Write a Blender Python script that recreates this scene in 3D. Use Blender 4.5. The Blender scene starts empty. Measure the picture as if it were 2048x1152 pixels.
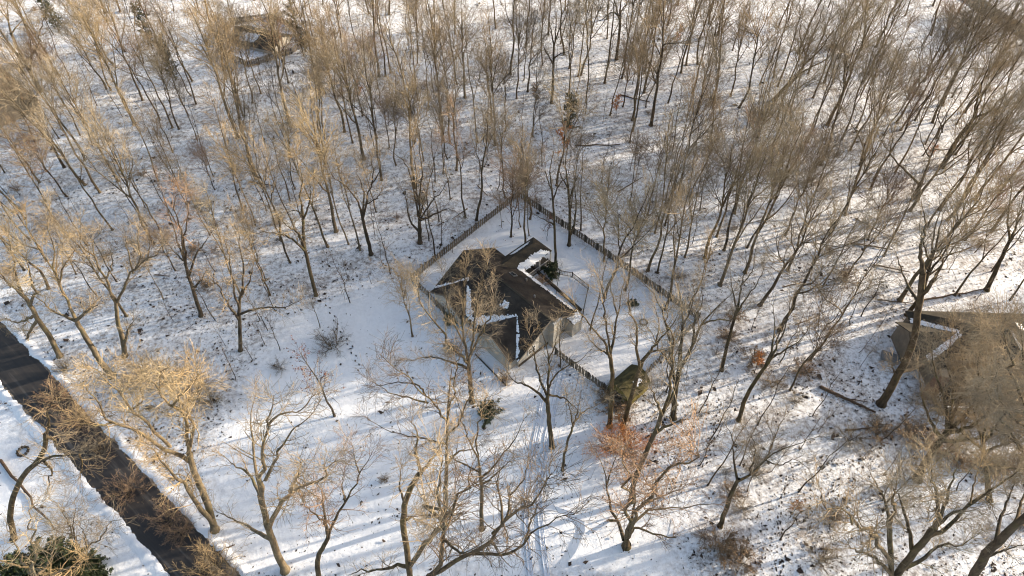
import bpy, math, random
import numpy as np

# ------------------------------------------------------------------ camera, sky, sun, exposure
SC = bpy.context.scene
COL = SC.collection
PITCH = math.radians(49.0)
CAM_H = 75.0
FPX = 1365.0                       # focal length in pixels of a 2048 wide frame
SUN_EL = math.radians(15.0)
SUN_AZ = math.radians(17.0)        # from +X towards +Y (the sun stands on the right)

cam_d = bpy.data.cameras.new("camera")
cam_d.sensor_width = 36.0
cam_d.lens = 36.0 * FPX / 2048.0
cam_d.clip_start = 0.5
cam_d.clip_end = 3000.0
cam = bpy.data.objects.new("camera", cam_d)
COL.objects.link(cam)
cam.location = (0, 0, CAM_H)
cam.rotation_euler = (math.pi / 2 - PITCH, 0, 0)
SC.camera = cam

world = bpy.data.worlds.new("World")
SC.world = world
world.use_nodes = True
wn = world.node_tree
sky = wn.nodes.new("ShaderNodeTexSky")
sky.sky_type = 'NISHITA'
sky.sun_disc = False
sky.sun_elevation = SUN_EL
sky.sun_rotation = math.pi / 2 - SUN_AZ
sky.air_density = 1.0
sky.dust_density = 2.4
sky.ozone_density = 0.6
wn.links.new(sky.outputs[0], wn.nodes["Background"].inputs[0])
wn.nodes["Background"].inputs[1].default_value = 0.15

sun_d = bpy.data.lights.new("sun", 'SUN')
sun_d.energy = 4.5
sun_d.angle = math.radians(0.5)
sun_d.color = (1.0, 0.87, 0.70)
sun = bpy.data.objects.new("sun", sun_d)
COL.objects.link(sun)
sun.location = (60, 30, 60)
# light travels along local -Z; local +Z points to the sun
sun.rotation_euler = (0, math.pi / 2 - SUN_EL, SUN_AZ)

SC.view_settings.view_transform = 'Standard'
SC.view_settings.look = 'None'
SC.view_settings.gamma = 1.0
SC.view_settings.use_curve_mapping = False
SC.view_settings.exposure = 1.2
SC.cycles.use_denoising = True
SC.cycles.denoiser = 'OPENIMAGEDENOISE'
SC.cycles.denoising_prefilter = 'ACCURATE'
SC.cycles.filter_width = 1.1
SC.cycles.max_bounces = 6
SC.cycles.diffuse_bounces = 3

# ------------------------------------------------------------------ helpers
RNG = np.random.default_rng(7)
random.seed(7)
SP, CP = math.sin(PITCH), math.cos(PITCH)


def ray(px, py):
    X = (px - 1024.0) / FPX
    Y = (py - 576.0) / FPX
    return X, CP - Y * SP, -(SP + Y * CP)          # x, y (forward), z


def ground(px, py, z=0.0):
    a, b, c = ray(px, py)
    s = (z - CAM_H) / c
    return a * s, b * s


def on_plane(px, py, yplane):
    a, b, c = ray(px, py)
    s = yplane / b
    return np.array([a * s, yplane, CAM_H + c * s])


def project(x, y, z):
    dz = CAM_H - z
    dep = y * CP + dz * SP
    return 1024 + FPX * x / dep, 576 + FPX * (dz * CP - y * SP) / dep


def link(o, parent=None):
    COL.objects.link(o)
    if parent is not None:
        o.parent = parent
    return o


def tag(o, label=None, cat=None, group=None, kind=None):
    if label: o["label"] = label
    if cat: o["category"] = cat
    if group: o["group"] = group
    if kind: o["kind"] = kind
    return o


def empty(name, loc=(0, 0, 0), rz=0.0, label=None, cat=None, group=None):
    o = bpy.data.objects.new(name, None)
    o.empty_display_size = 0.3
    o.location = loc
    o.rotation_euler = (0, 0, rz)
    COL.objects.link(o)
    return tag(o, label, cat, group)


def quad_mesh(name, verts, quads, mat, smooth=False):
    verts = np.asarray(verts, dtype=np.float32).reshape(-1, 3)
    quads = np.asarray(quads, dtype=np.int32).reshape(-1, 4)
    me = bpy.data.meshes.new(name)
    me.vertices.add(len(verts))
    me.vertices.foreach_set("co", verts.ravel())
    me.loops.add(quads.size)
    me.loops.foreach_set("vertex_index", quads.ravel())
    me.polygons.add(len(quads))
    me.polygons.foreach_set("loop_start", np.arange(0, quads.size, 4, dtype=np.int32))
    me.polygons.foreach_set("use_smooth", np.full(len(quads), smooth, dtype=bool))
    me.update(calc_edges=True)
    me.materials.append(mat)
    return me


def py_mesh(name, verts, faces, mat, smooth=False):
    me = bpy.data.meshes.new(name)
    me.from_pydata([tuple(v) for v in verts], [], [tuple(f) for f in faces])
    me.update()
    if smooth:
        me.polygons.foreach_set("use_smooth", np.ones(len(me.polygons), dtype=bool))
    me.materials.append(mat)
    return me


def obj(name, me, parent=None, loc=None):
    o = bpy.data.objects.new(name, me)
    if loc is not None:
        o.location = loc
    return link(o, parent)


class MB:
    """collects boxes and polygons into one mesh"""
    def __init__(s):
        s.v, s.f = [], []

    def box(s, x0, x1, y0, y1, z0, z1):
        b = len(s.v)
        s.v += [(x0, y0, z0), (x1, y0, z0), (x1, y1, z0), (x0, y1, z0),
                (x0, y0, z1), (x1, y0, z1), (x1, y1, z1), (x0, y1, z1)]
        s.f += [(b, b + 3, b + 2, b + 1), (b + 4, b + 5, b + 6, b + 7), (b, b + 1, b + 5, b + 4),
                (b + 1, b + 2, b + 6, b + 5), (b + 2, b + 3, b + 7, b + 6), (b + 3, b, b + 4, b + 7)]
        return s

    def beam(s, p, q, w, h):
        p, q = np.array(p, float), np.array(q, float)
        d = q - p; d /= np.linalg.norm(d)
        up = np.array([0, 0, 1.0]) if abs(d[2]) < .9 else np.array([1.0, 0, 0])
        sd = np.cross(d, up); sd /= np.linalg.norm(sd)
        up = np.cross(sd, d)
        b = len(s.v)
        for c in (p, q):
            for a, e in ((-1, -1), (1, -1), (1, 1), (-1, 1)):
                s.v.append(tuple(c + sd * a * w / 2 + up * e * h / 2))
        s.f += [(b, b + 1, b + 2, b + 3), (b + 7, b + 6, b + 5, b + 4)]
        for i in range(4):
            j = (i + 1) % 4
            s.f.append((b + i, b + 4 + i, b + 4 + j, b + j))
        return s

    def slab(s, pts, t):
        """polygon (roof plane) given thickness t downwards"""
        b = len(s.v); n = len(pts)
        s.v += [tuple(p) for p in pts] + [(p[0], p[1], p[2] - t) for p in pts]
        s.f.append(tuple(range(b, b + n)))
        s.f.append(tuple(range(b + 2 * n - 1, b + n - 1, -1)))
        for i in range(n):
            j = (i + 1) % n
            s.f.append((b + i, b + n + i, b + n + j, b + j))
        return s

    def poly(s, pts):
        b = len(s.v)
        s.v += [tuple(p) for p in pts]
        s.f.append(tuple(range(b, b + len(pts))))
        return s

    def build(s, name, mat, parent=None, loc=None):
        me = py_mesh(name, s.v, s.f, mat)
        import bmesh
        bm = bmesh.new(); bm.from_mesh(me)
        bmesh.ops.recalc_face_normals(bm, faces=bm.faces)
        bm.to_mesh(me); bm.free()
        return obj(name, me, parent, loc)


# ------------------------------------------------------------------ materials
def new_mat(name):
    m = bpy.data.materials.new(name)
    m.use_nodes = True
    nt = m.node_tree
    b = nt.nodes["Principled BSDF"]
    return m, nt, b


def ramp(nt, fac, stops):
    r = nt.nodes.new("ShaderNodeValToRGB")
    els = r.color_ramp.elements
    while len(els) < len(stops):
        els.new(0.5)
    for e, (p, c) in zip(els, stops):
        e.position = p
        e.color = (c[0], c[1], c[2], 1)
    nt.links.new(fac, r.inputs[0])
    return r


def noise(nt, scale, detail=4.0, rough=0.6, vec=None):
    n = nt.nodes.new("ShaderNodeTexNoise")
    n.inputs["Scale"].default_value = scale
    n.inputs["Detail"].default_value = detail
    n.inputs["Roughness"].default_value = rough
    if vec is not None:
        nt.links.new(vec, n.inputs["Vector"])
    return n


def coords(nt, kind="Object", scale=None):
    t = nt.nodes.new("ShaderNodeTexCoord")
    o = t.outputs[kind]
    if scale:
        mp = nt.nodes.new("ShaderNodeMapping")
        mp.inputs["Scale"].default_value = scale
        nt.links.new(o, mp.inputs["Vector"])
        o = mp.outputs[0]
    return o


def mix_rgb(nt, fac, a, b, mode='MIX'):
    m = nt.nodes.new("ShaderNodeMix")
    m.data_type = 'RGBA'
    m.blend_type = mode
    for sock, val in ((m.inputs[0], fac), (m.inputs[6], a), (m.inputs[7], b)):
        if hasattr(val, "node"):
            nt.links.new(val, sock)
        elif isinstance(val, (int, float)):
            sock.default_value = val
        else:
            sock.default_value = (val[0], val[1], val[2], 1)
    return m.outputs[2]


def bump(nt, b, height, strength, dist=0.05):
    n = nt.nodes.new("ShaderNodeBump")
    n.inputs["Strength"].default_value = strength
    n.inputs["Distance"].default_value = dist
    nt.links.new(height, n.inputs["Height"])
    nt.links.new(n.outputs[0], b.inputs["Normal"])


def mat_simple(name, c0, c1, scale=3.0, rough=0.85, stretch=None, bmp=0.3, dist=0.02):
    m, nt, b = new_mat(name)
    v = coords(nt, "Object", stretch)
    n = noise(nt, scale, 5, 0.65, v)
    r = ramp(nt, n.outputs[0], [(0.3, c0), (0.7, c1)])
    nt.links.new(r.outputs[0], b.inputs["Base Color"])
    b.inputs["Roughness"].default_value = rough
    b.inputs["Specular IOR Level"].default_value = 0.25
    if bmp:
        bump(nt, b, n.outputs[0], bmp, dist)
    return m


def mat_bark(name, c0, c1, moss, amount):
    """bark: noise streaks along the stem, lichen patches, a tone of its own per tree"""
    m, nt, b = new_mat(name)
    v = coords(nt, "Object", (1, 1, 0.25))
    n = noise(nt, 2.2, 6, 0.75, v)
    r = ramp(nt, n.outputs[0], [(0.36, c0), (0.64, c1)])
    info = nt.nodes.new("ShaderNodeObjectInfo")
    n2 = noise(nt, 0.9, 3, 0.6, coords(nt, "Object"))
    mr = nt.nodes.new("ShaderNodeMapRange")
    mr.inputs[1].default_value = 0.52; mr.inputs[2].default_value = 0.68
    mr.inputs[3].default_value = 0.0; mr.inputs[4].default_value = amount
    nt.links.new(n2.outputs[0], mr.inputs[0])
    c = mix_rgb(nt, mr.outputs[0], r.outputs[0], moss)
    tone = ramp(nt, info.outputs["Random"], [(0.0, (0.72, 0.70, 0.70)), (0.5, (1, 1, 1)), (1.0, (1.15, 1.05, 0.92))])
    c = mix_rgb(nt, 1.0, c, tone.outputs[0], 'MULTIPLY')
    nt.links.new(c, b.inputs["Base Color"])
    b.inputs["Roughness"].default_value = 0.9
    b.inputs["Specular IOR Level"].default_value = 0.15
    bump(nt, b, n.outputs[0], 0.6, 0.04)
    return m


def mat_twig(name, c0, c1):
    m, nt, b = new_mat(name)
    n = noise(nt, 0.6, 3, 0.6, coords(nt, "Object"))
    r = ramp(nt, n.outputs[0], [(0.3, c0), (0.7, c1)])
    info = nt.nodes.new("ShaderNodeObjectInfo")
    tone = ramp(nt, info.outputs["Random"], [(0.0, (0.75, 0.72, 0.72)), (0.5, (1, 1, 1)), (1.0, (1.12, 1.0, 0.85))])
    c = mix_rgb(nt, 1.0, r.outputs[0], tone.outputs[0], 'MULTIPLY')
    nt.links.new(c, b.inputs["Base Color"])
    b.inputs["Roughness"].default_value = 0.85
    b.inputs["Specular IOR Level"].default_value = 0.2
    return m


def mat_leaf(name, stops, rough=0.7):
    m, nt, b = new_mat(name)
    n = noise(nt, 1.7, 3, 0.6, coords(nt, "Object"))
    r = ramp(nt, n.outputs[0], stops)
    nt.links.new(r.outputs[0], b.inputs["Base Color"])
    b.inputs["Roughness"].default_value = rough
    return m


M = {}
M["bark"] = mat_bark("bark", (0.05, 0.038, 0.025), (0.19, 0.145, 0.092), (0.13, 0.115, 0.05), 0.7)
M["bark_dark"] = mat_bark("bark_dark", (0.032, 0.025, 0.018), (0.12, 0.091, 0.062), (0.085, 0.075, 0.036), 0.6)
M["bark_near"] = mat_bark("bark_near", (0.026, 0.02, 0.013), (0.135, 0.103, 0.063), (0.10, 0.088, 0.036), 0.75)
M["bark_pale"] = mat_bark("bark_pale", (0.065, 0.05, 0.033), (0.235, 0.185, 0.12), (0.15, 0.13, 0.06), 0.7)
M["twig"] = mat_twig("twig", (0.17, 0.138, 0.095), (0.34, 0.28, 0.195))
M["twig_red"] = mat_twig("twig_red", (0.20, 0.135, 0.09), (0.37, 0.26, 0.175))
M["twig_pale"] = mat_twig("twig_pale", (0.23, 0.18, 0.11), (0.43, 0.35, 0.225))
M["twig_dark"] = mat_twig("twig_dark", (0.085, 0.065, 0.046), (0.19, 0.145, 0.098))
M["twig_orange"] = mat_twig("twig_orange", (0.36, 0.15, 0.05), (0.55, 0.27, 0.10))
M["moss_roof"] = mat_simple("moss_roof", (0.035, 0.03, 0.016), (0.11, 0.092, 0.038), 1.4, 0.95)
M["leaf_orange"] = mat_leaf("leaf_orange", [(0.3, (0.38, 0.13, 0.035)), (0.7, (0.60, 0.27, 0.08))])
M["leaf_red"] = mat_leaf("leaf_red", [(0.3, (0.09, 0.03, 0.022)), (0.7, (0.20, 0.07, 0.045))])
M["leaf_brown"] = mat_leaf("leaf_brown", [(0.3, (0.16, 0.095, 0.05)), (0.7, (0.32, 0.20, 0.105))])
M["leaf_green"] = mat_leaf("leaf_green", [(0.3, (0.025, 0.04, 0.012)), (0.7, (0.07, 0.085, 0.03))], 0.45)
M["needle"] = mat_leaf("needle", [(0.3, (0.028, 0.034, 0.013)), (0.7, (0.075, 0.075, 0.03))])
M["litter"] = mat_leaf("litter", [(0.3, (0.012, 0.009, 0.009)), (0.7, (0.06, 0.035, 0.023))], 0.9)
M["wood_fence"] = mat_simple("wood_fence", (0.085, 0.07, 0.053), (0.21, 0.175, 0.135), 2.5, 0.9, (3, 3, 0.6))
M["wood_dark"] = mat_simple("wood_dark", (0.035, 0.028, 0.022), (0.09, 0.07, 0.05), 5, 0.9)
M["wood_pale"] = mat_simple("wood_pale", (0.32, 0.28, 0.22), (0.45, 0.40, 0.33), 5, 0.85)
M["log"] = mat_simple("log", (0.05, 0.033, 0.022), (0.15, 0.095, 0.06), 4, 0.95, (1, 1, 1), 0.6, 0.05)
M["metal_grey"] = mat_simple("metal_grey", (0.16, 0.16, 0.16), (0.24, 0.24, 0.23), 3, 0.6)
M["metal_dark"] = mat_simple("metal_dark", (0.025, 0.025, 0.027), (0.05, 0.05, 0.05), 4, 0.5)
M["stone"] = mat_simple("stone", (0.10, 0.085, 0.07), (0.22, 0.19, 0.155), 5, 0.9)
M["trim"] = mat_simple("trim", (0.60, 0.58, 0.54), (0.72, 0.70, 0.66), 4, 0.6)
M["brick"] = mat_simple("brick", (0.15, 0.085, 0.06), (0.24, 0.15, 0.11), 6, 0.9)


def mat_shingle(name, c0, c1):
    """asphalt shingles: course lines from a wave along the slope, blotches, moss-brown wear"""
    m, nt, b = new_mat(name)
    co = coords(nt, "Object")
    n = noise(nt, 0.55, 5, 0.65, co)
    r = ramp(nt, n.outputs[0], [(0.3, c0), (0.7, c1)])
    n2 = noise(nt, 7.0, 3, 0.7, co)
    c = mix_rgb(nt, 0.35, r.outputs[0], n2.outputs[0], 'OVERLAY')
    nt.links.new(c, b.inputs["Base Color"])
    b.inputs["Roughness"].default_value = 0.92
    b.inputs["Specular IOR Level"].default_value = 0.2
    bump(nt, b, n2.outputs[0], 0.5, 0.02)
    return m


M["shingle"] = mat_shingle("shingle", (0.02, 0.017, 0.015), (0.066, 0.054, 0.043))
M["shingle_grey"] = mat_shingle("shingle_grey", (0.03, 0.026, 0.02), (0.075, 0.064, 0.048))
M["shingle_brown"] = mat_shingle("shingle_brown", (0.10, 0.062, 0.034), (0.19, 0.125, 0.07))


def mat_siding(name, c0, c1, period=0.2):
    m, nt, b = new_mat(name)
    co = coords(nt, "Object")
    n = noise(nt, 1.2, 4, 0.6, co)
    r = ramp(nt, n.outputs[0], [(0.3, c0), (0.7, c1)])
    nt.links.new(r.outputs[0], b.inputs["Base Color"])
    w = nt.nodes.new("ShaderNodeTexWave")
    w.bands_direction = 'Z'; w.wave_profile = 'SAW'
    w.inputs["Scale"].default_value = 1.0 / period / 3.2
    nt.links.new(co, w.inputs["Vector"])
    bump(nt, b, w.outputs[1], 0.5, 0.02)
    b.inputs["Roughness"].default_value = 0.75
    return m


M["siding"] = mat_siding("siding", (0.30, 0.28, 0.245), (0.40, 0.375, 0.33))
M["siding_tan"] = mat_siding("siding_tan", (0.13, 0.105, 0.078), (0.20, 0.165, 0.125))
M["moss_wall"] = mat_simple("moss_wall", (0.10, 0.085, 0.03), (0.24, 0.19, 0.05), 1.3, 0.9)

gm, gnt, gb = new_mat("glass")
gb.inputs["Base Color"].default_value = (0.02, 0.025, 0.03, 1)
gb.inputs["Roughness"].default_value = 0.06
M["glass"] = gm


def mat_snow(name, litter=True):
    m, nt, b = new_mat(name)
    co = coords(nt, "Object")
    n1 = noise(nt, 0.12, 5, 0.6, co)
    snow = ramp(nt, n1.outputs[0], [(0.3, (0.79, 0.795, 0.81)), (0.7, (0.87, 0.87, 0.87))])
    c = snow.outputs[0]
    if litter:
        at = nt.nodes.new("ShaderNodeAttribute")
        at.attribute_name = "litter"
        # patches where leaves and dead grass show through thin snow
        big = noise(nt, 0.22, 5, 0.62, co)
        fine = noise(nt, 1.6, 6, 0.75, co)
        add = nt.nodes.new("ShaderNodeMath"); add.operation = 'MULTIPLY_ADD'
        nt.links.new(big.outputs[0], add.inputs[0]); add.inputs[1].default_value = 0.55
        nt.links.new(fine.outputs[0], add.inputs[2])
        mr = nt.nodes.new("ShaderNodeMapRange")
        mr.inputs[1].default_value = 0.70; mr.inputs[2].default_value = 0.92
        nt.links.new(add.outputs[0], mr.inputs[0])
        mul = nt.nodes.new("ShaderNodeMath"); mul.operation = 'MULTIPLY'
        nt.links.new(mr.outputs[0], mul.inputs[0]); nt.links.new(at.outputs["Fac"], mul.inputs[1])
        mul2 = nt.nodes.new("ShaderNodeMath"); mul2.operation = 'MULTIPLY'
        nt.links.new(mul.outputs[0], mul2.inputs[0]); mul2.inputs[1].default_value = 0.8
        leafc = ramp(nt, fine.outputs[0], [(0.4, (0.30, 0.235, 0.175)), (0.68, (0.10, 0.07, 0.05))])
        c = mix_rgb(nt, mul2.outputs[0], c, leafc.outputs[0])
    nt.links.new(c, b.inputs["Base Color"])
    b.inputs["Roughness"].default_value = 0.8
    b.inputs["Specular IOR Level"].default_value = 0.2
    bn = noise(nt, 1.1, 6, 0.65, co)
    bump(nt, b, bn.outputs[0], 0.55, 0.22)
    return m


M["snow_ground"] = mat_snow("snow_ground")
M["snow"] = mat_snow("snow", False)
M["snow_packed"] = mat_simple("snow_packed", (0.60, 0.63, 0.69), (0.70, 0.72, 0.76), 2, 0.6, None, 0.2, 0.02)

# asphalt: dark, brown worn wheel lanes and tar streaks along the road (object Y runs along it)
am, ant, ab = new_mat("asphalt")
aco = coords(ant, "Object", (1, 0.06, 1))
an = noise(ant, 1.2, 5, 0.6, aco)
ar = ramp(ant, an.outputs[0], [(0.35, (0.02, 0.018, 0.018)), (0.55, (0.034, 0.028, 0.024)), (0.68, (0.085, 0.076, 0.068))])
an2 = noise(ant, 14, 3, 0.7, coords(ant, "Object"))
ac = mix_rgb(ant, 0.3, ar.outputs[0], an2.outputs[0], 'OVERLAY')
ant.links.new(ac, ab.inputs["Base Color"])
ab.inputs["Roughness"].default_value = 0.75
bump(ant, ab, an2.outputs[0], 0.4, 0.01)
M["asphalt"] = am
M["verge"] = mat_simple("verge", (0.10, 0.07, 0.045), (0.34, 0.28, 0.21), 1.5, 0.95)

# ------------------------------------------------------------------ areas
YARD_PX = [(1035, 392), (823, 560), (1030, 752), (1108, 708), (1238, 800), (1398, 640)]
LAWN_PX = [(560, 640), (690, 585), (823, 560), (1030, 752), (1215, 800), (1300, 1000), (1380, 1152), (470, 1152), (400, 930), (480, 800)]
LEFT_PX = [(-40, 760), (340, 1152), (420, 1260), (-200, 1260)]
YARD = [ground(*p) for p in YARD_PX]
LAWN = [ground(*p) for p in LAWN_PX]
LEFT = [ground(*p) for p in LEFT_PX]
ROAD_A = [ground(0, 760), ground(340, 1152), ground(485, 1152), ground(0, 640)]
# straight road: direction and edges
r0 = np.array(ground(0, 700)); r1 = np.array(ground(412, 1152))
ROAD_D = (r1 - r0) / np.linalg.norm(r1 - r0)
ROAD_N = np.array([-ROAD_D[1], ROAD_D[0]])
ROAD_C = (r0 + r1) / 2
ROAD_HW = 2.35


def inside(poly, x, y):
    x = np.asarray(x); y = np.asarray(y)
    c = np.zeros(x.shape, bool)
    n = len(poly)
    for i in range(n):
        x0, y0 = poly[i]; x1, y1 = poly[(i + 1) % n]
        cond = ((y0 > y) != (y1 > y))
        with np.errstate(divide='ignore', invalid='ignore'):
            xi = (x1 - x0) * (y - y0) / (y1 - y0 + 1e-12) + x0
        c ^= cond & (x < xi)
    return c


def road_dist(x, y):
    return (np.asarray(x) - ROAD_C[0]) * ROAD_N[0] + (np.asarray(y) - ROAD_C[1]) * ROAD_N[1]


# ------------------------------------------------------------------ ground
def build_ground():
    xs = np.concatenate([[-900, -500, -300], np.arange(-200, 200.1, 1.25), [300, 500, 900]])
    ys = np.concatenate([[-300, -120, -40], np.arange(-10, 200.1, 1.25), [300, 500, 900]])
    X, Y = np.meshgrid(xs, ys)
    Z = 0.05 * np.sin(X * 0.31 + 1.3 * np.sin(Y * 0.17)) * np.cos(Y * 0.27 + np.sin(X * 0.12))
    Z += 0.015 * RNG.normal(size=X.shape)
    Z -= 0.06
    near = np.abs(road_dist(X, Y)) < ROAD_HW + 0.6
    Z[near] = np.minimum(Z[near], -0.03)
    ny, nx = X.shape
    idx = np.arange(nx * ny).reshape(ny, nx)
    q = np.stack([idx[:-1, :-1], idx[:-1, 1:], idx[1:, 1:], idx[1:, :-1]], -1)
    me = quad_mesh("ground", np.stack([X, Y, Z], -1), q, M["snow_ground"], True)
    lit = np.ones(X.shape)
    lit[inside(LAWN, X, Y)] = 0.12
    lit[inside(YARD, X, Y)] = 0.05
    lit[inside(LEFT, X, Y)] = 0.15
    # smooth the borders
    for _ in range(4):
        p = np.pad(lit, 1, mode='edge')
        lit = (p[:-2, 1:-1] + p[2:, 1:-1] + p[1:-1, :-2] + p[1:-1, 2:] + 2 * lit) / 6
    a = me.attributes.new("litter", 'FLOAT', 'POINT')
    a.data.foreach_set("value", lit.ravel().astype(np.float32))
    o = obj("ground", me)
    tag(o, kind="structure")


build_ground()


def build_road():
    ang = math.atan2(ROAD_D[1], ROAD_D[0]) - math.pi / 2      # local Y along the road
    n = 1100
    t = np.linspace(-110, 110, n)
    def strip(name, l, r, z, mat, jl, jr):
        L = l + jl * (np.convolve(RNG.normal(size=n + 4), np.ones(5) / 5, 'valid') + .5 * np.convolve(RNG.normal(size=n + 40), np.ones(41) / 8, 'valid'))
        R = r + jr * (np.convolve(RNG.normal(size=n + 4), np.ones(5) / 5, 'valid') + .5 * np.convolve(RNG.normal(size=n + 40), np.ones(41) / 8, 'valid'))
        m = 6
        v = np.zeros((n, m + 1, 3))
        for j in range(m + 1):
            v[:, j, 0] = L + (R - L) * j / m
            v[:, j, 1] = t
            v[:, j, 2] = z + 0.03 * (1 - ((j - m / 2) / (m / 2)) ** 2) * (name == "road")
        idx = np.arange(n * (m + 1)).reshape(n, m + 1)
        q = np.stack([idx[:-1, :-1], idx[:-1, 1:], idx[1:, 1:], idx[1:, :-1]], -1)
        o = obj(name, quad_mesh(name, v, q, mat, False))
        o.location = (ROAD_C[0], ROAD_C[1], 0)
        o.rotation_euler = (0, 0, ang)
        tag(o, kind="structure")
    strip("road_verge", -ROAD_HW - 0.22, ROAD_HW + 0.1, 0.004, M["verge"], 0.25, 0.35)
    strip("road", -ROAD_HW, ROAD_HW, 0.012, M["asphalt"], 0.10, 0.16)


build_road()


def snow_banks():
    """low ploughed ridges of snow with crumbling edges on both sides of the road"""
    ang = math.atan2(ROAD_D[1], ROAD_D[0]) - math.pi / 2
    n = 900
    t = np.linspace(-110, 110, n)
    for sg in (-1, 1):
        h = .10 + .10 * np.abs(np.convolve(RNG.normal(size=n + 8), np.ones(9) / 4, 'valid'))
        j = .18 * np.convolve(RNG.normal(size=n + 6), np.ones(7) / 4, 'valid')
        prof = [(-.12, -.02), (.08, .55), (.30, 1.0), (.60, .6), (1.1, -.35)]
        v = np.zeros((n, len(prof), 3))
        for k, (a, f) in enumerate(prof):
            v[:, k, 0] = sg * (ROAD_HW + .12 + a + j * (1 if k < 3 else .4) + RNG.normal(scale=.04, size=n))
            v[:, k, 1] = t
            v[:, k, 2] = h * f + RNG.normal(scale=.012, size=n)
        idx = np.arange(n * len(prof)).reshape(n, -1)
        q = np.stack([idx[:-1, :-1], idx[:-1, 1:], idx[1:, 1:], idx[1:, :-1]], -1)
        if sg < 0: q = q[..., ::-1]
        o = obj("snow_bank", quad_mesh("snow_bank", v, q, M["snow"], True))
        o.location = (ROAD_C[0], ROAD_C[1], 0); o.rotation_euler = (0, 0, ang)
        tag(o, kind="structure")


snow_banks()


def far_road():
    a, b = np.array(ground(1850, -60)), np.array(ground(2110, 105))
    d = (b - a) / np.linalg.norm(b - a); L = np.linalg.norm(b - a)
    n = 200
    v = np.zeros((n, 2, 3)); t = np.linspace(0, L, n)
    v[:, :, 1] = t[:, None]
    v[:, 0, 0] = -2.6 + RNG.normal(scale=.12, size=n); v[:, 1, 0] = 2.6 + RNG.normal(scale=.12, size=n)
    v[:, :, 2] = .01
    idx = np.arange(2 * n).reshape(n, 2)
    q = np.stack([idx[:-1, 0], idx[:-1, 1], idx[1:, 1], idx[1:, 0]], -1)
    o = obj("road", quad_mesh("road", v, q, M["asphalt"]))
    o.location = (a[0], a[1], 0); o.rotation_euler = (0, 0, math.atan2(d[1], d[0]) - math.pi / 2)
    tag(o, kind="structure")


far_road()


def build_tracks():
    """tyre grooves pressed into the driveway snow"""
    lines = [[(1100, 725), (1086, 790), (1072, 860), (1058, 930), (1050, 1000), (1052, 1075), (1060, 1160), (1068, 1230)],
             [(1122, 735), (1108, 800), (1092, 870), (1080, 940), (1076, 1010), (1082, 1080), (1093, 1160), (1103, 1230)],
             [(1112, 728), (1096, 795), (1080, 865), (1063, 935), (1056, 1000), (1058, 1075), (1066, 1160)],
             [(1130, 740), (1115, 805), (1100, 875), (1086, 945), (1082, 1010), (1088, 1080), (1100, 1160)]]
    prof = [(-0.24, -0.03), (-0.16, 0.05), (-0.11, 0.022), (0.11, 0.02), (0.16, 0.05), (0.24, -0.03)]
    for k, ln in enumerate(lines):
        pts = np.array([ground(*p) for p in ln])
        s = np.linspace(0, len(pts) - 1, 60)
        c = np.stack([np.interp(s, range(len(pts)), pts[:, i]) for i in (0, 1)], 1)
        for _ in range(6):
            c[1:-1] = (c[:-2] + 2 * c[1:-1] + c[2:]) / 4
        d = np.gradient(c, axis=0); d /= np.linalg.norm(d, axis=1)[:, None]
        nrm = np.stack([-d[:, 1], d[:, 0]], 1)
        v = np.zeros((60, len(prof), 3))
        for j, (a, z) in enumerate(prof):
            a = a * (0.9 if k < 2 else 0.55)
            v[:, j, :2] = c + nrm * a + RNG.normal(scale=0.012, size=(60, 1))
            v[:, j, 2] = z + 0.02 + (0.0 if k < 2 else -0.006)
        idx = np.arange(60 * len(prof)).reshape(60, -1)
        q = np.stack([idx[:-1, :-1], idx[:-1, 1:], idx[1:, 1:], idx[1:, :-1]], -1)
        o = obj("tyre_track", quad_mesh("tyre_track", v, q, M["snow_packed"], True))
        tag(o, kind="structure")


build_tracks()

# ------------------------------------------------------------------ house frame
HX, HY, HA = -10.45, 62.9, math.radians(-46.5)
HL, HW, HZE, HZR = 16.4, 10.8, 2.8, 6.1
HU = np.array([math.cos(HA), math.sin(HA)]); HV = np.array([-math.sin(HA), math.cos(HA)])


def hpt(u, v):
    p = np.array([HX, HY]) + HU * u + HV * v
    return p[0], p[1]


def gable_wall(mb, u0, u1, v0, v1, ze, zr, axis, z0=-0.15):
    """pentagonal prism; ridge along axis 'u' or 'v'"""
    b = len(mb.v)
    if axis == 'u':
        vm = (v0 + v1) / 2
        for u in (u0, u1):
            mb.v += [(u, v0, z0), (u, v1, z0), (u, v1, ze), (u, vm, zr), (u, v0, ze)]
    else:
        um = (u0 + u1) / 2
        for v in (v0, v1):
            mb.v += [(u0, v, z0), (u1, v, z0), (u1, v, ze), (um, v, zr), (u0, v, ze)]
    mb.f += [tuple(b + i for i in range(5)), tuple(b + 5 + i for i in (4, 3, 2, 1, 0))]
    for i in range(5):
        j = (i + 1) % 5
        mb.f.append((b + i, b + 5 + i, b + 5 + j, b + j))


def window(parent, p0, p1, z0, z1, nrm, name="window"):
    """framed window on a wall between local points p0,p1 (x,y), facing nrm"""
    p0 = np.array(p0, float); p1 = np.array(p1, float); n = np.array(nrm, float)
    d = (p1 - p0) / np.linalg.norm(p1 - p0)
    mb = MB()
    def P(a, z, out): q = p0 + d * a + n * out; return (q[0], q[1], z)
    w = np.linalg.norm(p1 - p0)
    for a0, a1, b0, b1 in ((0, w, z0, z0), (0, w, z1, z1), (0, 0, z0, z1), (w, w, z0, z1), (w / 2, w / 2, z0, z1), (0, w, (z0 + z1) / 2, (z0 + z1) / 2)):
        mb.beam(P(a0, b0, 0.03), P(a1, b1, 0.03), 0.09, 0.09)
    fr = mb.build(name, M["trim"], parent)
    pane = MB().poly([P(0, z0, 0.012), P(w, z0, 0.012), P(w, z1, 0.012), P(0, z1, 0.012)])
    pane.build("pane", M["glass"], fr)
    return fr


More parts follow.
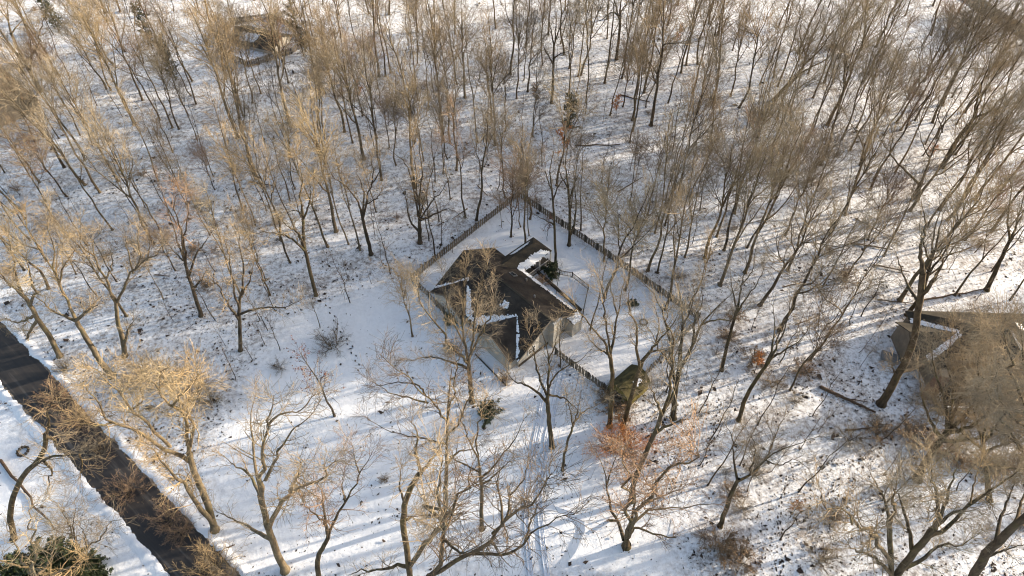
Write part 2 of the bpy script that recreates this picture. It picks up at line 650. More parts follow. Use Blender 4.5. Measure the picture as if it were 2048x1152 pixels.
def snow_patch(parent, pts, t=0.07, name="roof_snow"):
    """thin ragged drift: small mounds over a sloping polygon, thinning out towards its border"""
    P = np.array(pts, float)
    A = np.c_[P[:, 0], P[:, 1], np.ones(len(P))]
    co, *_ = np.linalg.lstsq(A, P[:, 2], rcond=None)          # plane z = ax + by + c
    step = .11
    gx, gy = np.meshgrid(np.arange(P[:, 0].min() - .3, P[:, 0].max() + .3, step), np.arange(P[:, 1].min() - .3, P[:, 1].max() + .3, step))
    gx = (gx + RNG.uniform(-.05, .05, gx.shape)).ravel(); gy = (gy + RNG.uniform(-.05, .05, gy.shape)).ravel()
    ins = inside([tuple(p[:2]) for p in P], gx, gy)
    dist = np.full(len(gx), 9.0)
    for a, b in zip(P, np.roll(P, -1, 0)):
        d = b[:2] - a[:2]; L2 = d @ d + 1e-9
        u = np.clip(((gx - a[0]) * d[0] + (gy - a[1]) * d[1]) / L2, 0, 1)
        dist = np.minimum(dist, np.hypot(gx - a[0] - u * d[0], gy - a[1] - u * d[1]))
    sd = np.where(ins, dist, -dist)
    blob = np.sin(gx * 4.1 + 2 * np.sin(gy * 2.3)) * np.cos(gy * 3.7 + np.sin(gx * 2.9))
    keep = sd + .11 * blob + RNG.normal(scale=.06, size=len(gx)) > .02
    mb = MB()
    for x, y, d in zip(gx[keep], gy[keep], sd[keep]):
        b = len(mb.v)
        z = co[0] * x + co[1] * y + co[2]
        r = step * RNG.uniform(.9, 1.25)
        h = t * min(1.0, .3 + max(d, 0) * 2.2) * RNG.uniform(.85, 1.05)
        for k in range(5):
            an = k * 1.2566 + RNG.uniform(-.3, .3)
            xx, yy = x + math.cos(an) * r, y + math.sin(an) * r
            mb.v.append((xx, yy, co[0] * xx + co[1] * yy + co[2] + .012))
        mb.v.append((x, y, z + h + .012))
        for k in range(5):
            mb.f.append((b + k, b + (k + 1) % 5, b + 5))
    if not mb.v:
        return None
    o = obj(name, py_mesh(name, mb.v, mb.f, M["snow"], True), parent)
    o["kind"] = "stuff"
    return o


def build_house():
    h = empty("house", (HX, HY, 0), HA, "grey sided ranch house with brown shingle roof and two front gables inside the fence", "house")
    L, W, ze, zr = HL, HW, HZE, HZR
    s = (zr - ze) / (W / 2)                      # roof slope
    oh = 0.35
    mb = MB(); gable_wall(mb, 0.25, L - 0.25, 0.25, W - 0.25, ze - 0.05, zr - 0.25, 'u')
    mb.build("wall", M["siding"], h)
    # wings: (u0,u1,projection)
    wings = [(0.1, 6.0, 0.9, 'small'), (9.3, 15.9, 1.0, 'garage')]
    t = 0.16
    zt = lambda v: ze + s * v                    # top of front plane at v
    roof = MB()
    roof.slab([(-oh, W / 2, zr), (L + oh, W / 2, zr), (L + oh, W + oh, ze - s * oh), (-oh, W + oh, ze - s * oh)], t)
    roof.slab([(-oh, -oh, ze - s * oh), (L + oh, -oh, ze - s * oh), (L + oh, W / 2, zr - 0.004), (-oh, W / 2, zr - 0.004)], t)
    ro = roof.build("roof", M["shingle"], h)
    cap = MB(); cap.beam((-oh, W / 2, zr + 0.02), (L + oh, W / 2, zr + 0.02), 0.28, 0.07)
    cap.build("ridge_cap", M["shingle_grey"], ro)
    for (u0, u1, pj, nm) in wings:
        um = (u0 + u1) / 2; hw = (u1 - u0) / 2
        sw = 0.62
        zw = ze + sw * hw                        # wing ridge height
        vr = (zw - ze) / s                       # where its ridge meets the main roof
        wb = MB(); gable_wall(wb, u0 + 0.2, u1 - 0.2, -pj, 1.0, ze - 0.08, zw - 0.22, 'v')
        wb.build("wall", M["siding"], h)
        wr = MB()
        for sg in (-1, 1):
            ue = um + sg * (hw + oh)
            zo = ze - sw * oh
            # eave front, ridge front, ridge back, valley foot
            wr.slab([(ue, -pj - oh, zo + .03), (um, -pj - oh, zw + .03), (um, vr + .1, zw + .03), (ue, (zo - ze) / s + .1, zo + .03)], 0.14)
        w_o = wr.build("gable_roof", M["shingle"] if nm == 'garage' else M["shingle"], h)
        tr = MB()
        for sg in (-1, 1):
            ue = um + sg * (hw + oh)
            tr.beam((ue, -pj - oh - .03, ze - sw * oh - .06), (um, -pj - oh - .03, zw - .06), 0.05, 0.2)
        tr.build("rake_board", M["siding_tan"], w_o)
        # drifts of snow in the valleys
        for sg in (-1, 1):
            uv = um + sg * hw
            top = (um, vr, zw + .06)
            foot = (uv + sg * .3, -.25, ze - s * .25)
            wd = {('small', -1): .35, ('small', 1): 1.5, ('garage', -1): 2.0, ('garage', 1): .45}[(nm, sg)]
            snow_patch(h, [foot, (foot[0] + sg * wd, -.25, ze - s * .25), (um + sg * .12, vr + .05, zt(vr + .05)), top])
    # rake boards on the end walls
    for u in (-oh - .03, L + oh + .03):
        rb = MB()
        rb.beam((u, -oh, ze - s * oh - .1), (u, W / 2, zr - .1), 0.05, 0.22)
        rb.beam((u, W + oh, ze - s * oh - .1), (u, W / 2, zr - .1), 0.05, 0.22)
        rb.build("rake_board", M["siding_tan"], h)
    # snow lying along the back eave and the upper left of the ridge
    snow_patch(h, [(3.5, W - .25, ze + .25 * s), (L + .1, W - .05, ze + .05 * s), (L + .2, W + .3, ze - .3 * s), (3.2, W + .3, ze - .3 * s)])
    snow_patch(h, [(9.6, 3.0, zt(3.0)), (10.6, 3.3, zt(3.3)), (10.4, 4.0, zt(4.0)), (9.7, 3.8, zt(3.8))])
    # chimney chase and bay on the sunny end wall
    cc = MB().box(L - .25, L + .65, 5.8, 7.2, -.1, 5.0); c1 = cc.build("chimney_chase", M["siding"], h)
    MB().box(L + .36, L + .7, 5.75, 7.25, 5.0, 5.1).build("cap", M["trim"], c1)
    bay = MB().box(L - .25, L + 1.2, 9.0, 10.9, -.1, 2.9); b1 = bay.build("bay", M["siding"], h)
    MB().slab([(L - .2, 8.85, 3.25), (L + 1.35, 8.85, 2.95), (L + 1.35, 11.05, 2.95), (L - .2, 11.05, 3.25)], .1).build("bay_roof", M["shingle"], b1)
    snow_patch(b1, [(L + .2, 9.0, 3.2), (L + 1.3, 9.0, 2.98), (L + 1.3, 10.9, 2.98), (L + .2, 10.9, 3.2)], .05, "bay_snow")
    # foundation strip of brown earth-stained brick
    f = MB(); f.box(L - .25, L - .2, .3, W - .3, -.15, .45); f.build("foundation", M["wood_dark"], h)
    # windows and doors
    window(h, (L - .25, 2.0), (L - .25, 3.3), 1.0, 2.2, (1, 0))
    window(h, (L - .25, 7.9), (L - .25, 8.7), 1.2, 2.2, (1, 0))
    for u in (6.9, 7.7):
        window(h, (u, .25), (u + .6, .25), .9, 2.2, (0, -1))
    window(h, (2.0, -.9), (3.0, -.9), .9, 2.2, (0, -1))
    window(h, (3.8, -.9), (4.8, -.9), .9, 2.2, (0, -1))
    gd = MB()
    for k in range(5):
        gd.box(10.3, 15.0, -1.06, -1.0, .05 + k * .44, .05 + k * .44 + .42)
    gd.build("garage_door", M["siding"], h)
    d = MB().box(6.25, 6.75, .16, .25, 0, 2.1); dd = d.build("door", M["wood_dark"], h)
    MB().box(6.32, 6.38, .1, .16, 1.0, 1.1).build("door_handle", M["metal_grey"], dd)
    # skylight and vents on the back slope
    def bz(v): return zr - s * (v - W / 2)
    sk = MB().slab([(6.0, 8.1, bz(8.1) + .14), (7.0, 8.1, bz(8.1) + .14), (7.0, 8.9, bz(8.9) + .14), (6.0, 8.9, bz(8.9) + .14)], .16)
    so = sk.build("skylight", M["metal_grey"], h)
    MB().poly([(6.1, 8.2, bz(8.2) + .15), (6.9, 8.2, bz(8.2) + .15), (6.9, 8.8, bz(8.8) + .15), (6.1, 8.8, bz(8.8) + .15)]).build("pane", M["glass"], so)
    for u, v in ((8.3, 9.3), (12.0, 7.2), (3.0, 7.0)):
        vb = MB().box(u - .1, u + .1, v - .1, v + .1, bz(v) - .1, bz(v) + .5); vb.build("vent_pipe", M["metal_grey"], h)
    # gutter
    MB().beam((-oh, W + oh + .07, ze - s * oh - .08), (L + oh, W + oh + .07, ze - s * oh - .08), .12, .1).build("gutter", M["trim"], h)
    # back porch with a hipped roof
    u0, u1, v0, v1 = 2.1, 6.0, W + .2, W + 6.0
    pz = 2.75; pr = 4.3; um = (u0 + u1) / 2
    pr_o = MB()
    hb = v1 - 1.9
    pr_o.slab([(u0, W - 3, pz), (um, W - 3, pr), (um, hb, pr), (u0, v1, pz)], .12)
    pr_o.slab([(u1, v1, pz), (um, hb, pr), (um, W - 3, pr), (u1, W - 3, pz)], .12)
    pr_o.slab([(u0, v1, pz), (um, hb, pr), (u1, v1, pz)], .12)
    po = pr_o.build("porch_roof", M["shingle_grey"], h)
    snow_patch(po, [(u0 + .3, W + .6, pz + .2), (um - .7, W + 1, pr - .5), (um - .8, hb - .5, pr - .6), (u0 + .5, v1 - 1.2, pz + .38)], .04, "porch_snow")
    snow_patch(po, [(u1 + .1, W - .5, pz + .02), (u1 - .9, W - .2, pz + .72), (u1 - .75, v1 - 1.6, pz + .6), (u1 + .05, v1 - .5, pz + .04)], .06, "porch_snow")
    for (u, v) in ((u0 + .1, v1 - .1), (u1 - .1, v1 - .1), (u1 - .1, v1 - 2.4), (u1 - .1, v0 + .4), (u0 + .1, v0 + .4)):
        MB().box(u - .07, u + .07, v - .07, v + .07, 0, pz - .1).build("porch_post", M["trim"], h)
    rl = MB()
    rl.beam((u1 - .1, v0 + .4, 1.0), (u1 - .1, v1 - .1, 1.0), .07, .07)
    rl.beam((u1 - .1, v0 + .4, .25), (u1 - .1, v1 - .1, .25), .06, .06)
    for k in range(24):
        v = v0 + .5 + k * (v1 - v0 - .7) / 24
        rl.box(u1 - .115, u1 - .085, v - .015, v + .015, .25, 1.0)
    rl.build("porch_railing", M["trim"], h)
    fl = MB().box(u0, u1, v0, v1, -.1, .22); fl.build("porch_floor", M["wood_fence"], h)
    return h


build_house()

# ------------------------------------------------------------------ fences
def fence_panel_mesh(length, height, seed, gap=0.035):
    """stockade panel: rails, uneven pickets set a little apart, each with a pointed top"""
    r = random.Random(seed)
    mb = MB()
    for z in (0.28, height * 0.72):
        mb.box(0.0, length, 0.03, 0.07, z, z + 0.09)
    n = int(length / 0.24)
    w = length / n
    for i in range(n):
        side = -1 if i % 2 else 1
        x0 = i * w + 0.02; x1 = (i + 1) * w - gap
        h = height + r.uniform(-0.05, 0.05)
        y0 = 0.07 if side > 0 else -0.005
        y1 = y0 + 0.035
        tilt = r.uniform(-0.012, 0.012)
        b = len(mb.v)
        xm = (x0 + x1) / 2
        for y in (y0, y1):
            mb.v += [(x0, y, -0.1), (x1, y, -0.1), (x1 + tilt, y, h - 0.08), (xm + tilt, y, h), (x0 + tilt, y, h - 0.08)]
        mb.f += [tuple(b + k for k in (4, 3, 2, 1, 0)), tuple(b + 5 + k for k in range(5))]
        for k in range(5):
            j = (k + 1) % 5
            mb.f.append((b + k, b + j, b + 5 + j, b + 5 + k))
    return py_mesh("fence_panel", mb.v, mb.f, M["wood_fence"])


PANELS = [fence_panel_mesh(2.4, 1.55, i) for i in range(5)]
POST = None


def fence(points, label, group=None, height_scale=.9, name="wooden_fence", step=2.4):
    global POST
    if POST is None:
        mb = MB().box(-.06, .06, -.06, .06, -.2, 1.62)
        b = len(mb.v)
        mb.v += [(-.07, -.07, 1.62), (.07, -.07, 1.62), (.07, .07, 1.62), (-.07, .07, 1.62), (0, 0, 1.70)]
        mb.f += [(b, b + 1, b + 4), (b + 1, b + 2, b + 4), (b + 2, b + 3, b + 4), (b + 3, b, b + 4), (b + 3, b + 2, b + 1, b)]
        POST = py_mesh("fence_post", mb.v, mb.f, M["wood_dark"])
    root = empty(name, (points[0][0], points[0][1], 0), 0, label, "fence", group)
    ox, oy = points[0]
    k = 0
    for (a, b) in zip(points[:-1], points[1:]):
        a = np.array(a); b = np.array(b)
        d = b - a; L = np.linalg.norm(d); ang = math.atan2(d[1], d[0])
        n = max(1, round(L / step))
        for i in range(n):
            p = a + d * i / n
            o = obj("fence_panel", PANELS[k % 5], root, (p[0] - ox, p[1] - oy, -.03 + .03 * math.sin(k * 2.1)))
            o.rotation_euler = (0, random.uniform(-.02, .02), ang)
            o.scale = (L / n / 2.4, 1, height_scale)
            q = obj("post", POST, root, (p[0] - ox, p[1] - oy, 0))
            q.rotation_euler = (0, 0, ang); q.scale = (1, 1, height_scale)
            k += 1
    q = obj("post", POST, root, (points[-1][0] - ox, points[-1][1] - oy, 0))
    return root


gp = lambda *ps: [ground(*p) for p in ps]
fence(gp((1035, 394), (930, 476), (823, 560)), "wooden picket fence along the upper left side of the yard")
fence(gp((823, 562), (858, 596), (888, 628)), "short fence run from the left yard corner towards the house")
fence(gp((1037, 394), (1218, 516), (1396, 640)), "long wooden fence between the yard and the woods upper right of the house")
fence(gp((1396, 642), (1318, 722), (1240, 802)), "fence along the lower right side of the yard ending by the mossy shed")
fence(gp((1110, 708), (1175, 757), (1238, 802)), "weathered fence from the house's sunny end wall down to the mossy shed")
fence(gp((438, 104), (462, 48), (543, 38), (582, 54), (622, 78)), "far fence round the upper left clearing, back side")
fence(gp((438, 106), (497, 134), (584, 108), (622, 80)), "far fence round the upper left clearing, near side")


def railing(points, label, h=1.0):
    root = empty("deck_railing", (points[0][0], points[0][1], 0), 0, label, "railing")
    ox, oy = points[0]
    for (a, b) in zip(points[:-1], points[1:]):
        a = np.array(a) - (ox, oy); b = np.array(b) - (ox, oy)
        L = np.linalg.norm(b - a)
        rail = MB()
        for z, w in ((h, .1), (.18, .07)):
            rail.beam((a[0], a[1], z), (b[0], b[1], z), w, .06)
        rail.build("rail", M["wood_fence"], root)
        ba = MB()
        n = int(L / .22)
        for i in range(1, n):
            p = a + (b - a) * i / n
            ba.box(p[0] - .025, p[0] + .025, p[1] - .025, p[1] + .025, .18, h)
        ba.build("balusters", M["wood_fence"], root)["kind"] = "stuff"
        for p in (a, b):
            MB().box(p[0] - .07, p[0] + .07, p[1] - .07, p[1] + .07, -.1, h + .15).build("post", M["wood_dark"], root)


railing(gp((1060, 530), (1095, 528)), "short dark railing beside the grey box behind the house")
railing(gp((1095, 527), (1119, 550), (1144, 555)), "wooden railing bending round the dark bush behind the house")
railing(gp((1144, 555), (1176, 580), (1166, 628)), "low wooden railing enclosing the snowy patio right of the house")

# dark timber edge of the patio
a, b = gp((1062, 533), (1162, 622))
mb = MB(); mb.beam((0, 0, .16), (b[0] - a[0], b[1] - a[1], .16), .35, .36)
tag(mb.build("retaining_timber", M["wood_dark"], None, (a[0], a[1], 0)), "long dark timber edging across the snowy patio behind the house", "edging")
a, b = gp((950, 708), (1013, 772))
mb = MB(); mb.beam((0, 0, .02), (b[0] - a[0], b[1] - a[1], .02), .14, .16)  # thin dark beam laid low along the front walk
tag(mb.build("walkway_dark_line", M["wood_dark"], None, (a[0], a[1], 0)), "thin dark line along the snowy walk before the front wall", "edging")

# grey deck box
x, y = ground(1071, 534)
r = empty("deck_box", (x, y, 0), HA, "grey lidded storage box by the short railing behind the house", "storage box")
MB().box(-.75, .75, -.4, .4, 0, .75).build("box_body", M["metal_grey"], r)
MB().slab([(-.8, -.46, .84), (.8, -.46, .84), (.8, .46, .9), (-.8, .46, .9)], .1).build("lid", M["metal_grey"], r)


def shed(px, py, rz, w, d, ze, zr, roofm, wallm, label, cat="shed", name="shed", snow=True, door=True):
    x, y = ground(px, py)
    root = empty(name, (x, y, 0), rz, label, cat)
    mb = MB(); gable_wall(mb, -w / 2, w / 2, -d / 2, d / 2, ze, zr - .12, 'u'); mb.build("wall", wallm, root)
    s = (zr - ze) / (d / 2); oh = .25
    rf = MB()
    rf.slab([(-w / 2 - oh, 0, zr), (w / 2 + oh, 0, zr), (w / 2 + oh, d / 2 + oh, ze - s * oh), (-w / 2 - oh, d / 2 + oh, ze - s * oh)], .1)
    rf.slab([(-w / 2 - oh, -d / 2 - oh, ze - s * oh), (w / 2 + oh, -d / 2 - oh, ze - s * oh), (w / 2 + oh, 0, zr - .003), (-w / 2 - oh, 0, zr - .003)], .1)
    ro = rf.build("roof", roofm, root)
    if door:
        dd = MB().box(w / 2, w / 2 + .05, -.55, .55, .05, 1.85).build("door", M["wood_dark"], root)
        MB().box(w / 2 + .05, w / 2 + .1, .35, .42, .9, 1.05).build("door_handle", M["metal_grey"], dd)
    if snow:
        snow_patch(ro, [(-w * .35, -d * .15, zr - s * d * .15), (w * .1, -d * .1, zr - s * d * .1), (w * .05, -d * .38, zr - s * d * .38), (-w * .3, -d * .42, zr - s * d * .42)], .04)
    return root


def gambrel_shed(px, py, rz, w, d):
    x, y = ground(px, py)
    root = empty("shed", (x, y, 0), rz, "small round shouldered mossy shed in the lower right corner of the yard", "shed")
    prof = [(-d / 2, 1.5), (-d * .40, 2.35), (-d * .18, 2.95), (0, 3.15), (d * .18, 2.95), (d * .40, 2.35), (d / 2, 1.5)]
    mb = MB()
    ring = [(-d / 2 + .1, -.1)] + [(a * .95, z - .1) for a, z in prof] + [(d / 2 - .1, -.1)]
    for u in (-w / 2, w / 2):
        mb.v += [(u, a, z) for a, z in ring]
    n = len(ring)
    mb.f += [tuple(range(n)), tuple(range(2 * n - 1, n - 1, -1))]
    for k in range(n):
        mb.f.append((k, (k + 1) % n, n + (k + 1) % n, n + k))
    mb.build("wall", M["moss_wall"], root)
    rf = MB()
    for (a, z), (b, zz) in zip(prof[:-1], prof[1:]):
        rf.slab([(-w / 2 - .2, a, z), (w / 2 + .2, a, z), (w / 2 + .2, b, zz), (-w / 2 - .2, b, zz)], .09)
    ro = rf.build("roof", M["moss_roof"], root)
    snow_patch(ro, [(-w * .1, -d * .34, 2.55), (w * .22, -d * .34, 2.55), (w * .25, -d * .2, 2.93), (-w * .05, -d * .2, 2.93)], .04)
    for sg in (-1, 1):
        dd = MB().box(-w / 2 - .05, -w / 2, min(0, sg * .7) + .02, max(0, sg * .7) - .02, .05, 1.8).build("door", M["wood_dark"], root)
        MB().box(-w / 2 - .1, -w / 2 - .05, sg * .12 - .03, sg * .12 + .03, .9, 1.05).build("door_handle", M["metal_grey"], dd)


gambrel_shed(1254, 782, HA + math.pi / 2, 4.0, 3.6)
shed(522, 84, math.radians(-22), 11.0, 6.5, 1.0, 2.5, M["shingle_grey"], M["siding"], "low grey roofed building inside the far fence at upper left", "building", "pool_house", True, False)


def neighbour_house(px, py, rz, w, d, ze, zr, roofm, wallm, label, cross=True):
    x, y = ground(px, py)
    h = empty("house", (x, y, 0), rz, label, "house")
    mb = MB(); gable_wall(mb, -w / 2, w / 2, -d / 2, d / 2, ze, zr - .2, 'u'); mb.build("wall", wallm, h)
    s = (zr - ze) / (d / 2); oh = .4
    rf = MB()
    rf.slab([(-w / 2 - oh, 0, zr), (w / 2 + oh, 0, zr), (w / 2 + oh, d / 2 + oh, ze - s * oh), (-w / 2 - oh, d / 2 + oh, ze - s * oh)], .16)
    rf.slab([(-w / 2 - oh, -d / 2 - oh, ze - s * oh), (w / 2 + oh, -d / 2 - oh, ze - s * oh), (w / 2 + oh, 0, zr - .003), (-w / 2 - oh, 0, zr - .003)], .16)
    ro = rf.build("roof", roofm, h)
    gt = MB(); gt.beam((-w / 2 - oh, -d / 2 - oh - .06, ze - s * oh - .08), (w / 2 + oh, -d / 2 - oh - .06, ze - s * oh - .08), .14, .12); gt.build("gutter", M["trim"], ro)
    if cross:
        # cross gable on the left with snow lying in its valleys
        u0, u1, v0 = -w * .45, -w * .05, -d / 2 - 2.4
        um = (u0 + u1) / 2; hw = (u1 - u0) / 2; zw = ze + .7 * hw
        vr = -d / 2 + (zw - ze) / s
        wb = MB(); gable_wall(wb, u0 + .2, u1 - .2, v0, -d / 2 + .6, ze - .05, zw - .2, 'v'); wb.build("wall", wallm, h)
        wr = MB()
        for sg in (-1, 1):
            ue = um + sg * (hw + .3); zo = ze - .7 * .3
            wr.slab([(ue, v0 - .3, zo + .03), (um, v0 - .3, zw + .03), (um, vr + .1, zw + .03), (ue, -d / 2 - .3, zo + .03)], .14)
        wr.build("gable_roof", roofm, h)
        for sg in (-1, 1):
            snow_patch(h, [(um + sg * hw, -d / 2, ze + .05), (um + sg * (hw + .9), -d / 2, ze + .02), (um + sg * .4, vr + .2, zw + .1), (um, vr, zw + .08)])
        for u in (w * .12, w * .3):
            v = d * .2
            z = zr - s * v
            sk = MB().slab([(u, v - .5, zr - s * (v - .5) + .12), (u + .8, v - .5, zr - s * (v - .5) + .12), (u + .8, v + .5, zr - s * (v + .5) + .12), (u, v + .5, zr - s * (v + .5) + .12)], .14)
            sk.build("skylight", M["trim"], h)
        window(h, (w * .1, -d / 2), (w * .2, -d / 2), .9, 2.2, (0, -1))
        window(h, (w * .28, -d / 2), (w * .38, -d / 2), .9, 2.2, (0, -1))
        ch = MB().box(w * .02, w * .02 + .9, .5, 1.4, zr - 1, zr + 1.1); ch.build("chimney", M["brick"], h)
    return h


def hipped_house():
    x, y = ground(1895, 812, 2.8)
    w, d, ze, zr = 19.0, 15.0, 2.8, 6.6
    h = empty("house", (x, y, 0), math.radians(-2), "neighbouring house with grey brown hipped roof behind branches at the right edge", "house")
    wall = MB().box(.4, w - .4, .4, d - .4, -.1, ze - .1); wall.build("wall", M["siding_tan"], h)
    um, i = w / 2, 6.0
    s = (zr - ze) / um
    rf = MB()
    rf.slab([(0, 0, ze), (um, i, zr), (um, d - i, zr), (0, d, ze)], .16)
    rf.slab([(0, 0, ze), (w, 0, ze), (um, i, zr)], .16)
    rf.slab([(w, 0, ze), (w, d, ze), (um, d - i, zr), (um, i, zr)], .16)
    rf.slab([(0, d, ze), (um, d - i, zr), (w, d, ze)], .16)
    ro = rf.build("roof", M["shingle_grey"], h)
    gt = MB(); gt.beam((0, -.07, ze - .06), (w, -.07, ze - .06), .14, .12); gt.build("gutter", M["trim"], ro)
    cp = MB(); cp.beam((um, i, zr + .02), (um, d - i, zr + .02), .3, .08); cp.build("ridge_cap", M["trim"], ro)
    # cross gable on the left side, snow lying in both valleys
    v0, v1 = 7.2, 12.8; vm = (v0 + v1) / 2; hw = (v1 - v0) / 2; zw = ze + .62 * hw; ur = (zw - ze) / s
    wb = MB(); gable_wall(wb, -1.6, 1.2, v0 + .2, v1 - .2, ze - .1, zw - .2, 'u'); wb.build("wall", M["siding_tan"], h)
    gr = MB()
    for sg in (-1, 1):
        ve = vm + sg * (hw + .3); zo = ze - .62 * .3
        gr.slab([(-1.9, ve, zo + .04), (-1.9, vm, zw + .04), (ur + .1, vm, zw + .04), (-.3, ve, zo + .04)], .14)
    g = gr.build("gable_roof", M["shingle_grey"], h)
    for sg in (-1, 1):
        snow_patch(g, [(.0, vm + sg * hw, ze + .08), (.2, vm + sg * (hw + .8), ze + .1), (ur + .4, vm + sg * .3, zw + .12), (ur - .2, vm - sg * .1, zw + .06)])
    for v in (6.2, 9.6):
        u = um + 1.6; z = lambda a: zr - s * (a - um) + .14
        MB().slab([(u, v, z(u)), (u + 1.0, v, z(u + 1.0)), (u + 1.0, v + 1.2, z(u + 1.0)), (u, v + 1.2, z(u))], .16).build("skylight", M["trim"], h)
    ch = MB().box(-.75, .35, 2.6, 3.6, -.1, 5.2).build("chimney", M["brick"], h)
    MB().box(-.8, .4, 2.55, 3.65, 5.2, 5.3).build("cap", M["stone"], ch)
    window(h, (.4, 1.6), (.4, 2.4), 1.0, 2.2, (-1, 0))
    for a in (2.5, 6.5, 11.0):
        window(h, (a, .4), (a + 1.4, .4), 1.0, 2.2, (0, -1))
    dr = MB().box(9.0, 10.0, .33, .4, 0, 2.1).build("door", M["wood_dark"], h)
    MB().box(9.1, 9.16, .27, .33, 1.0, 1.1).build("door_handle", M["metal_grey"], dr)


hipped_house()
neighbour_house(-42, 205, math.radians(-42), 22, 14, 2.2, 6.4, M["shingle_brown"], M["siding_tan"], "brown roofed house cut off by the upper left edge", False)

# wooden board lying on the snow beside the neighbour's house
x, y = ground(1779, 716)
o = MB().box(-1.1, 1.1, -.75, .75, 0.02, .32).build("cellar_hatch", M["metal_grey"], None, (x, y, 0))
o.rotation_euler = (0, 0, math.radians(-25))
tag(o, "flat grey hatch on the snow left of the neighbouring house", "hatch")


def stone_ring(px, py, R, n, label, mat):
    x, y = ground(px, py)
    root = empty("fire_ring", (x, y, 0), 0, label, "fire ring")
    for i in range(n):
        a = i * 2 * math.pi / n
        s = R * 2 * math.pi / n * .46
        mb = MB(); b = 0
        vs = []
        for z, k in ((-.05, 1.0), (.12, 1.08), (.24, .72)):
            for j in range(6):
                t = j * math.pi / 3
                vs.append((math.cos(t) * s * k * random.uniform(.85, 1.15), math.sin(t) * s * k * random.uniform(.8, 1.1), z))
        mb.v = vs
        for l in range(2):
            for j in range(6):
                mb.f.append((l * 6 + j, l * 6 + (j + 1) % 6, l * 6 + 6 + (j + 1) % 6, l * 6 + 6 + j))
        mb.f.append(tuple(range(12, 18)))
        o = mb.build("stone", mat, root, (math.cos(a) * R, math.sin(a) * R, 0))
        o.rotation_euler = (0, 0, a)


stone_ring(1287, 645, .52, 13, "round stone fire ring on the snow in the right of the yard", M["stone"])
stone_ring(46, 903, .6, 12, "thin dark stone ring on the snowy lawn left of the road", M["wood_dark"])

# ------------------------------------------------------------------ trees
def unit(a):
    return a / (np.linalg.norm(a, axis=-1, keepdims=True) + 1e-9)


def tubes(P, R, s):
    """P (n,k,3), R (n,k) -> verts, quads"""
    n, k, _ = P.shape
    T = unit(np.gradient(P, axis=1))
    ref = np.where(np.abs(T[:, :1, 2:3]) < .9, np.array([0, 0, 1.0]), np.array([1.0, 0, 0]))
    A = unit(np.cross(T, np.broadcast_to(ref, T.shape)))
    B = np.cross(T, A)
    th = np.arange(s) * 2 * math.pi / s
    V = P[:, :, None, :] + R[:, :, None, None] * (A[:, :, None, :] * np.cos(th)[None, None, :, None] + B[:, :, None, :] * np.sin(th)[None, None, :, None])
    idx = np.arange(n * k * s).reshape(n, k, s)
    q = np.stack([idx[:, :-1], np.roll(idx, -1, 2)[:, :-1], np.roll(idx, -1, 2)[:, 1:], idx[:, 1:]], -1)
    return V.reshape(-1, 3), q.reshape(-1, 4)


def merge(parts):
    vs, qs, o = [], [], 0
    for v, q in parts:
        vs.append(v); qs.append(q + o); o += len(v)
    return np.concatenate(vs), np.concatenate(qs)


def grow(rng, P, R, m, t0, t1, ang, length, k, up=0.2, wig=0.18, r0=0.5, rtip=0.008, rmax=9.0, curve=0.0):
    """m children on each parent"""
    n, K, _ = P.shape
    t = (np.arange(m)[None, :] + rng.random((n, m))) / m
    t = t0 + (t1 - t0) * t
    f = t * (K - 1)
    i = np.clip(f.astype(int), 0, K - 2)
    fr = (f - i)[..., None]
    ni = np.arange(n)[:, None]
    pos = P[ni, i] * (1 - fr) + P[ni, i + 1] * fr
    rad = R[ni, i] * (1 - fr[..., 0]) + R[ni, i + 1] * fr[..., 0]
    tan = unit(P[ni, i + 1] - P[ni, i])
    rv = rng.normal(size=tan.shape)
    perp = unit(rv - (rv * tan).sum(-1, keepdims=True) * tan)
    a = np.radians(rng.uniform(ang[0], ang[1], (n, m)))[..., None]
    d = np.cos(a) * tan + np.sin(a) * perp
    d[..., 2] += up
    d = unit(d).reshape(-1, 3)
    pos = pos.reshape(-1, 3)
    ln = (rng.uniform(length[0], length[1], (n, m)) * (1.1 - .55 * (t - t0) / (t1 - t0 + 1e-6))).reshape(-1)
    N = len(pos)
    Q = np.zeros((N, k, 3)); Q[:, 0] = pos
    for j in range(1, k):
        d = unit(d + wig * rng.normal(size=d.shape) + np.array([0, 0, curve]))
        Q[:, j] = Q[:, j - 1] + d * (ln / (k - 1))[:, None]
    rs = np.minimum(rad.reshape(-1) * r0, rmax)
    rs = np.maximum(rs, rtip)
    w = np.linspace(0, 1, k)[None, :]
    RR = rs[:, None] * (1 - w) + rtip * w
    return Q, RR


def stem(rng, h, r, k=10, lean=(0, 0), wob=.02, top=.15, flare=1.5):
    z = np.linspace(0, 1, k)
    P = np.zeros((1, k, 3))
    P[0, :, 2] = z * h
    P[0, :, 0] = lean[0] * h * z + np.cumsum(rng.normal(scale=wob * h / k * 1.6, size=k))
    P[0, :, 1] = lean[1] * h * z + np.cumsum(rng.normal(scale=wob * h / k * 1.6, size=k))
    P[0, :, :2] -= P[0, 0, :2]
    R = (r * (1 - (1 - top) * z ** .9))[None, :].copy()
    return P, R


def add_flare(P, R, amt=1.7):
    """root flare: extra ring just above the ground"""
    p0 = P[:, :1].copy(); d = unit(P[:, 1:2] - P[:, :1])
    p1 = p0 + d * R[:, :1, None] * 1.6
    return np.concatenate([p0 - d * .25, p1, P[:, 1:]], 1), np.concatenate([R[:, :1] * amt, R[:, :1] * 1.03, R[:, 1:]], 1)


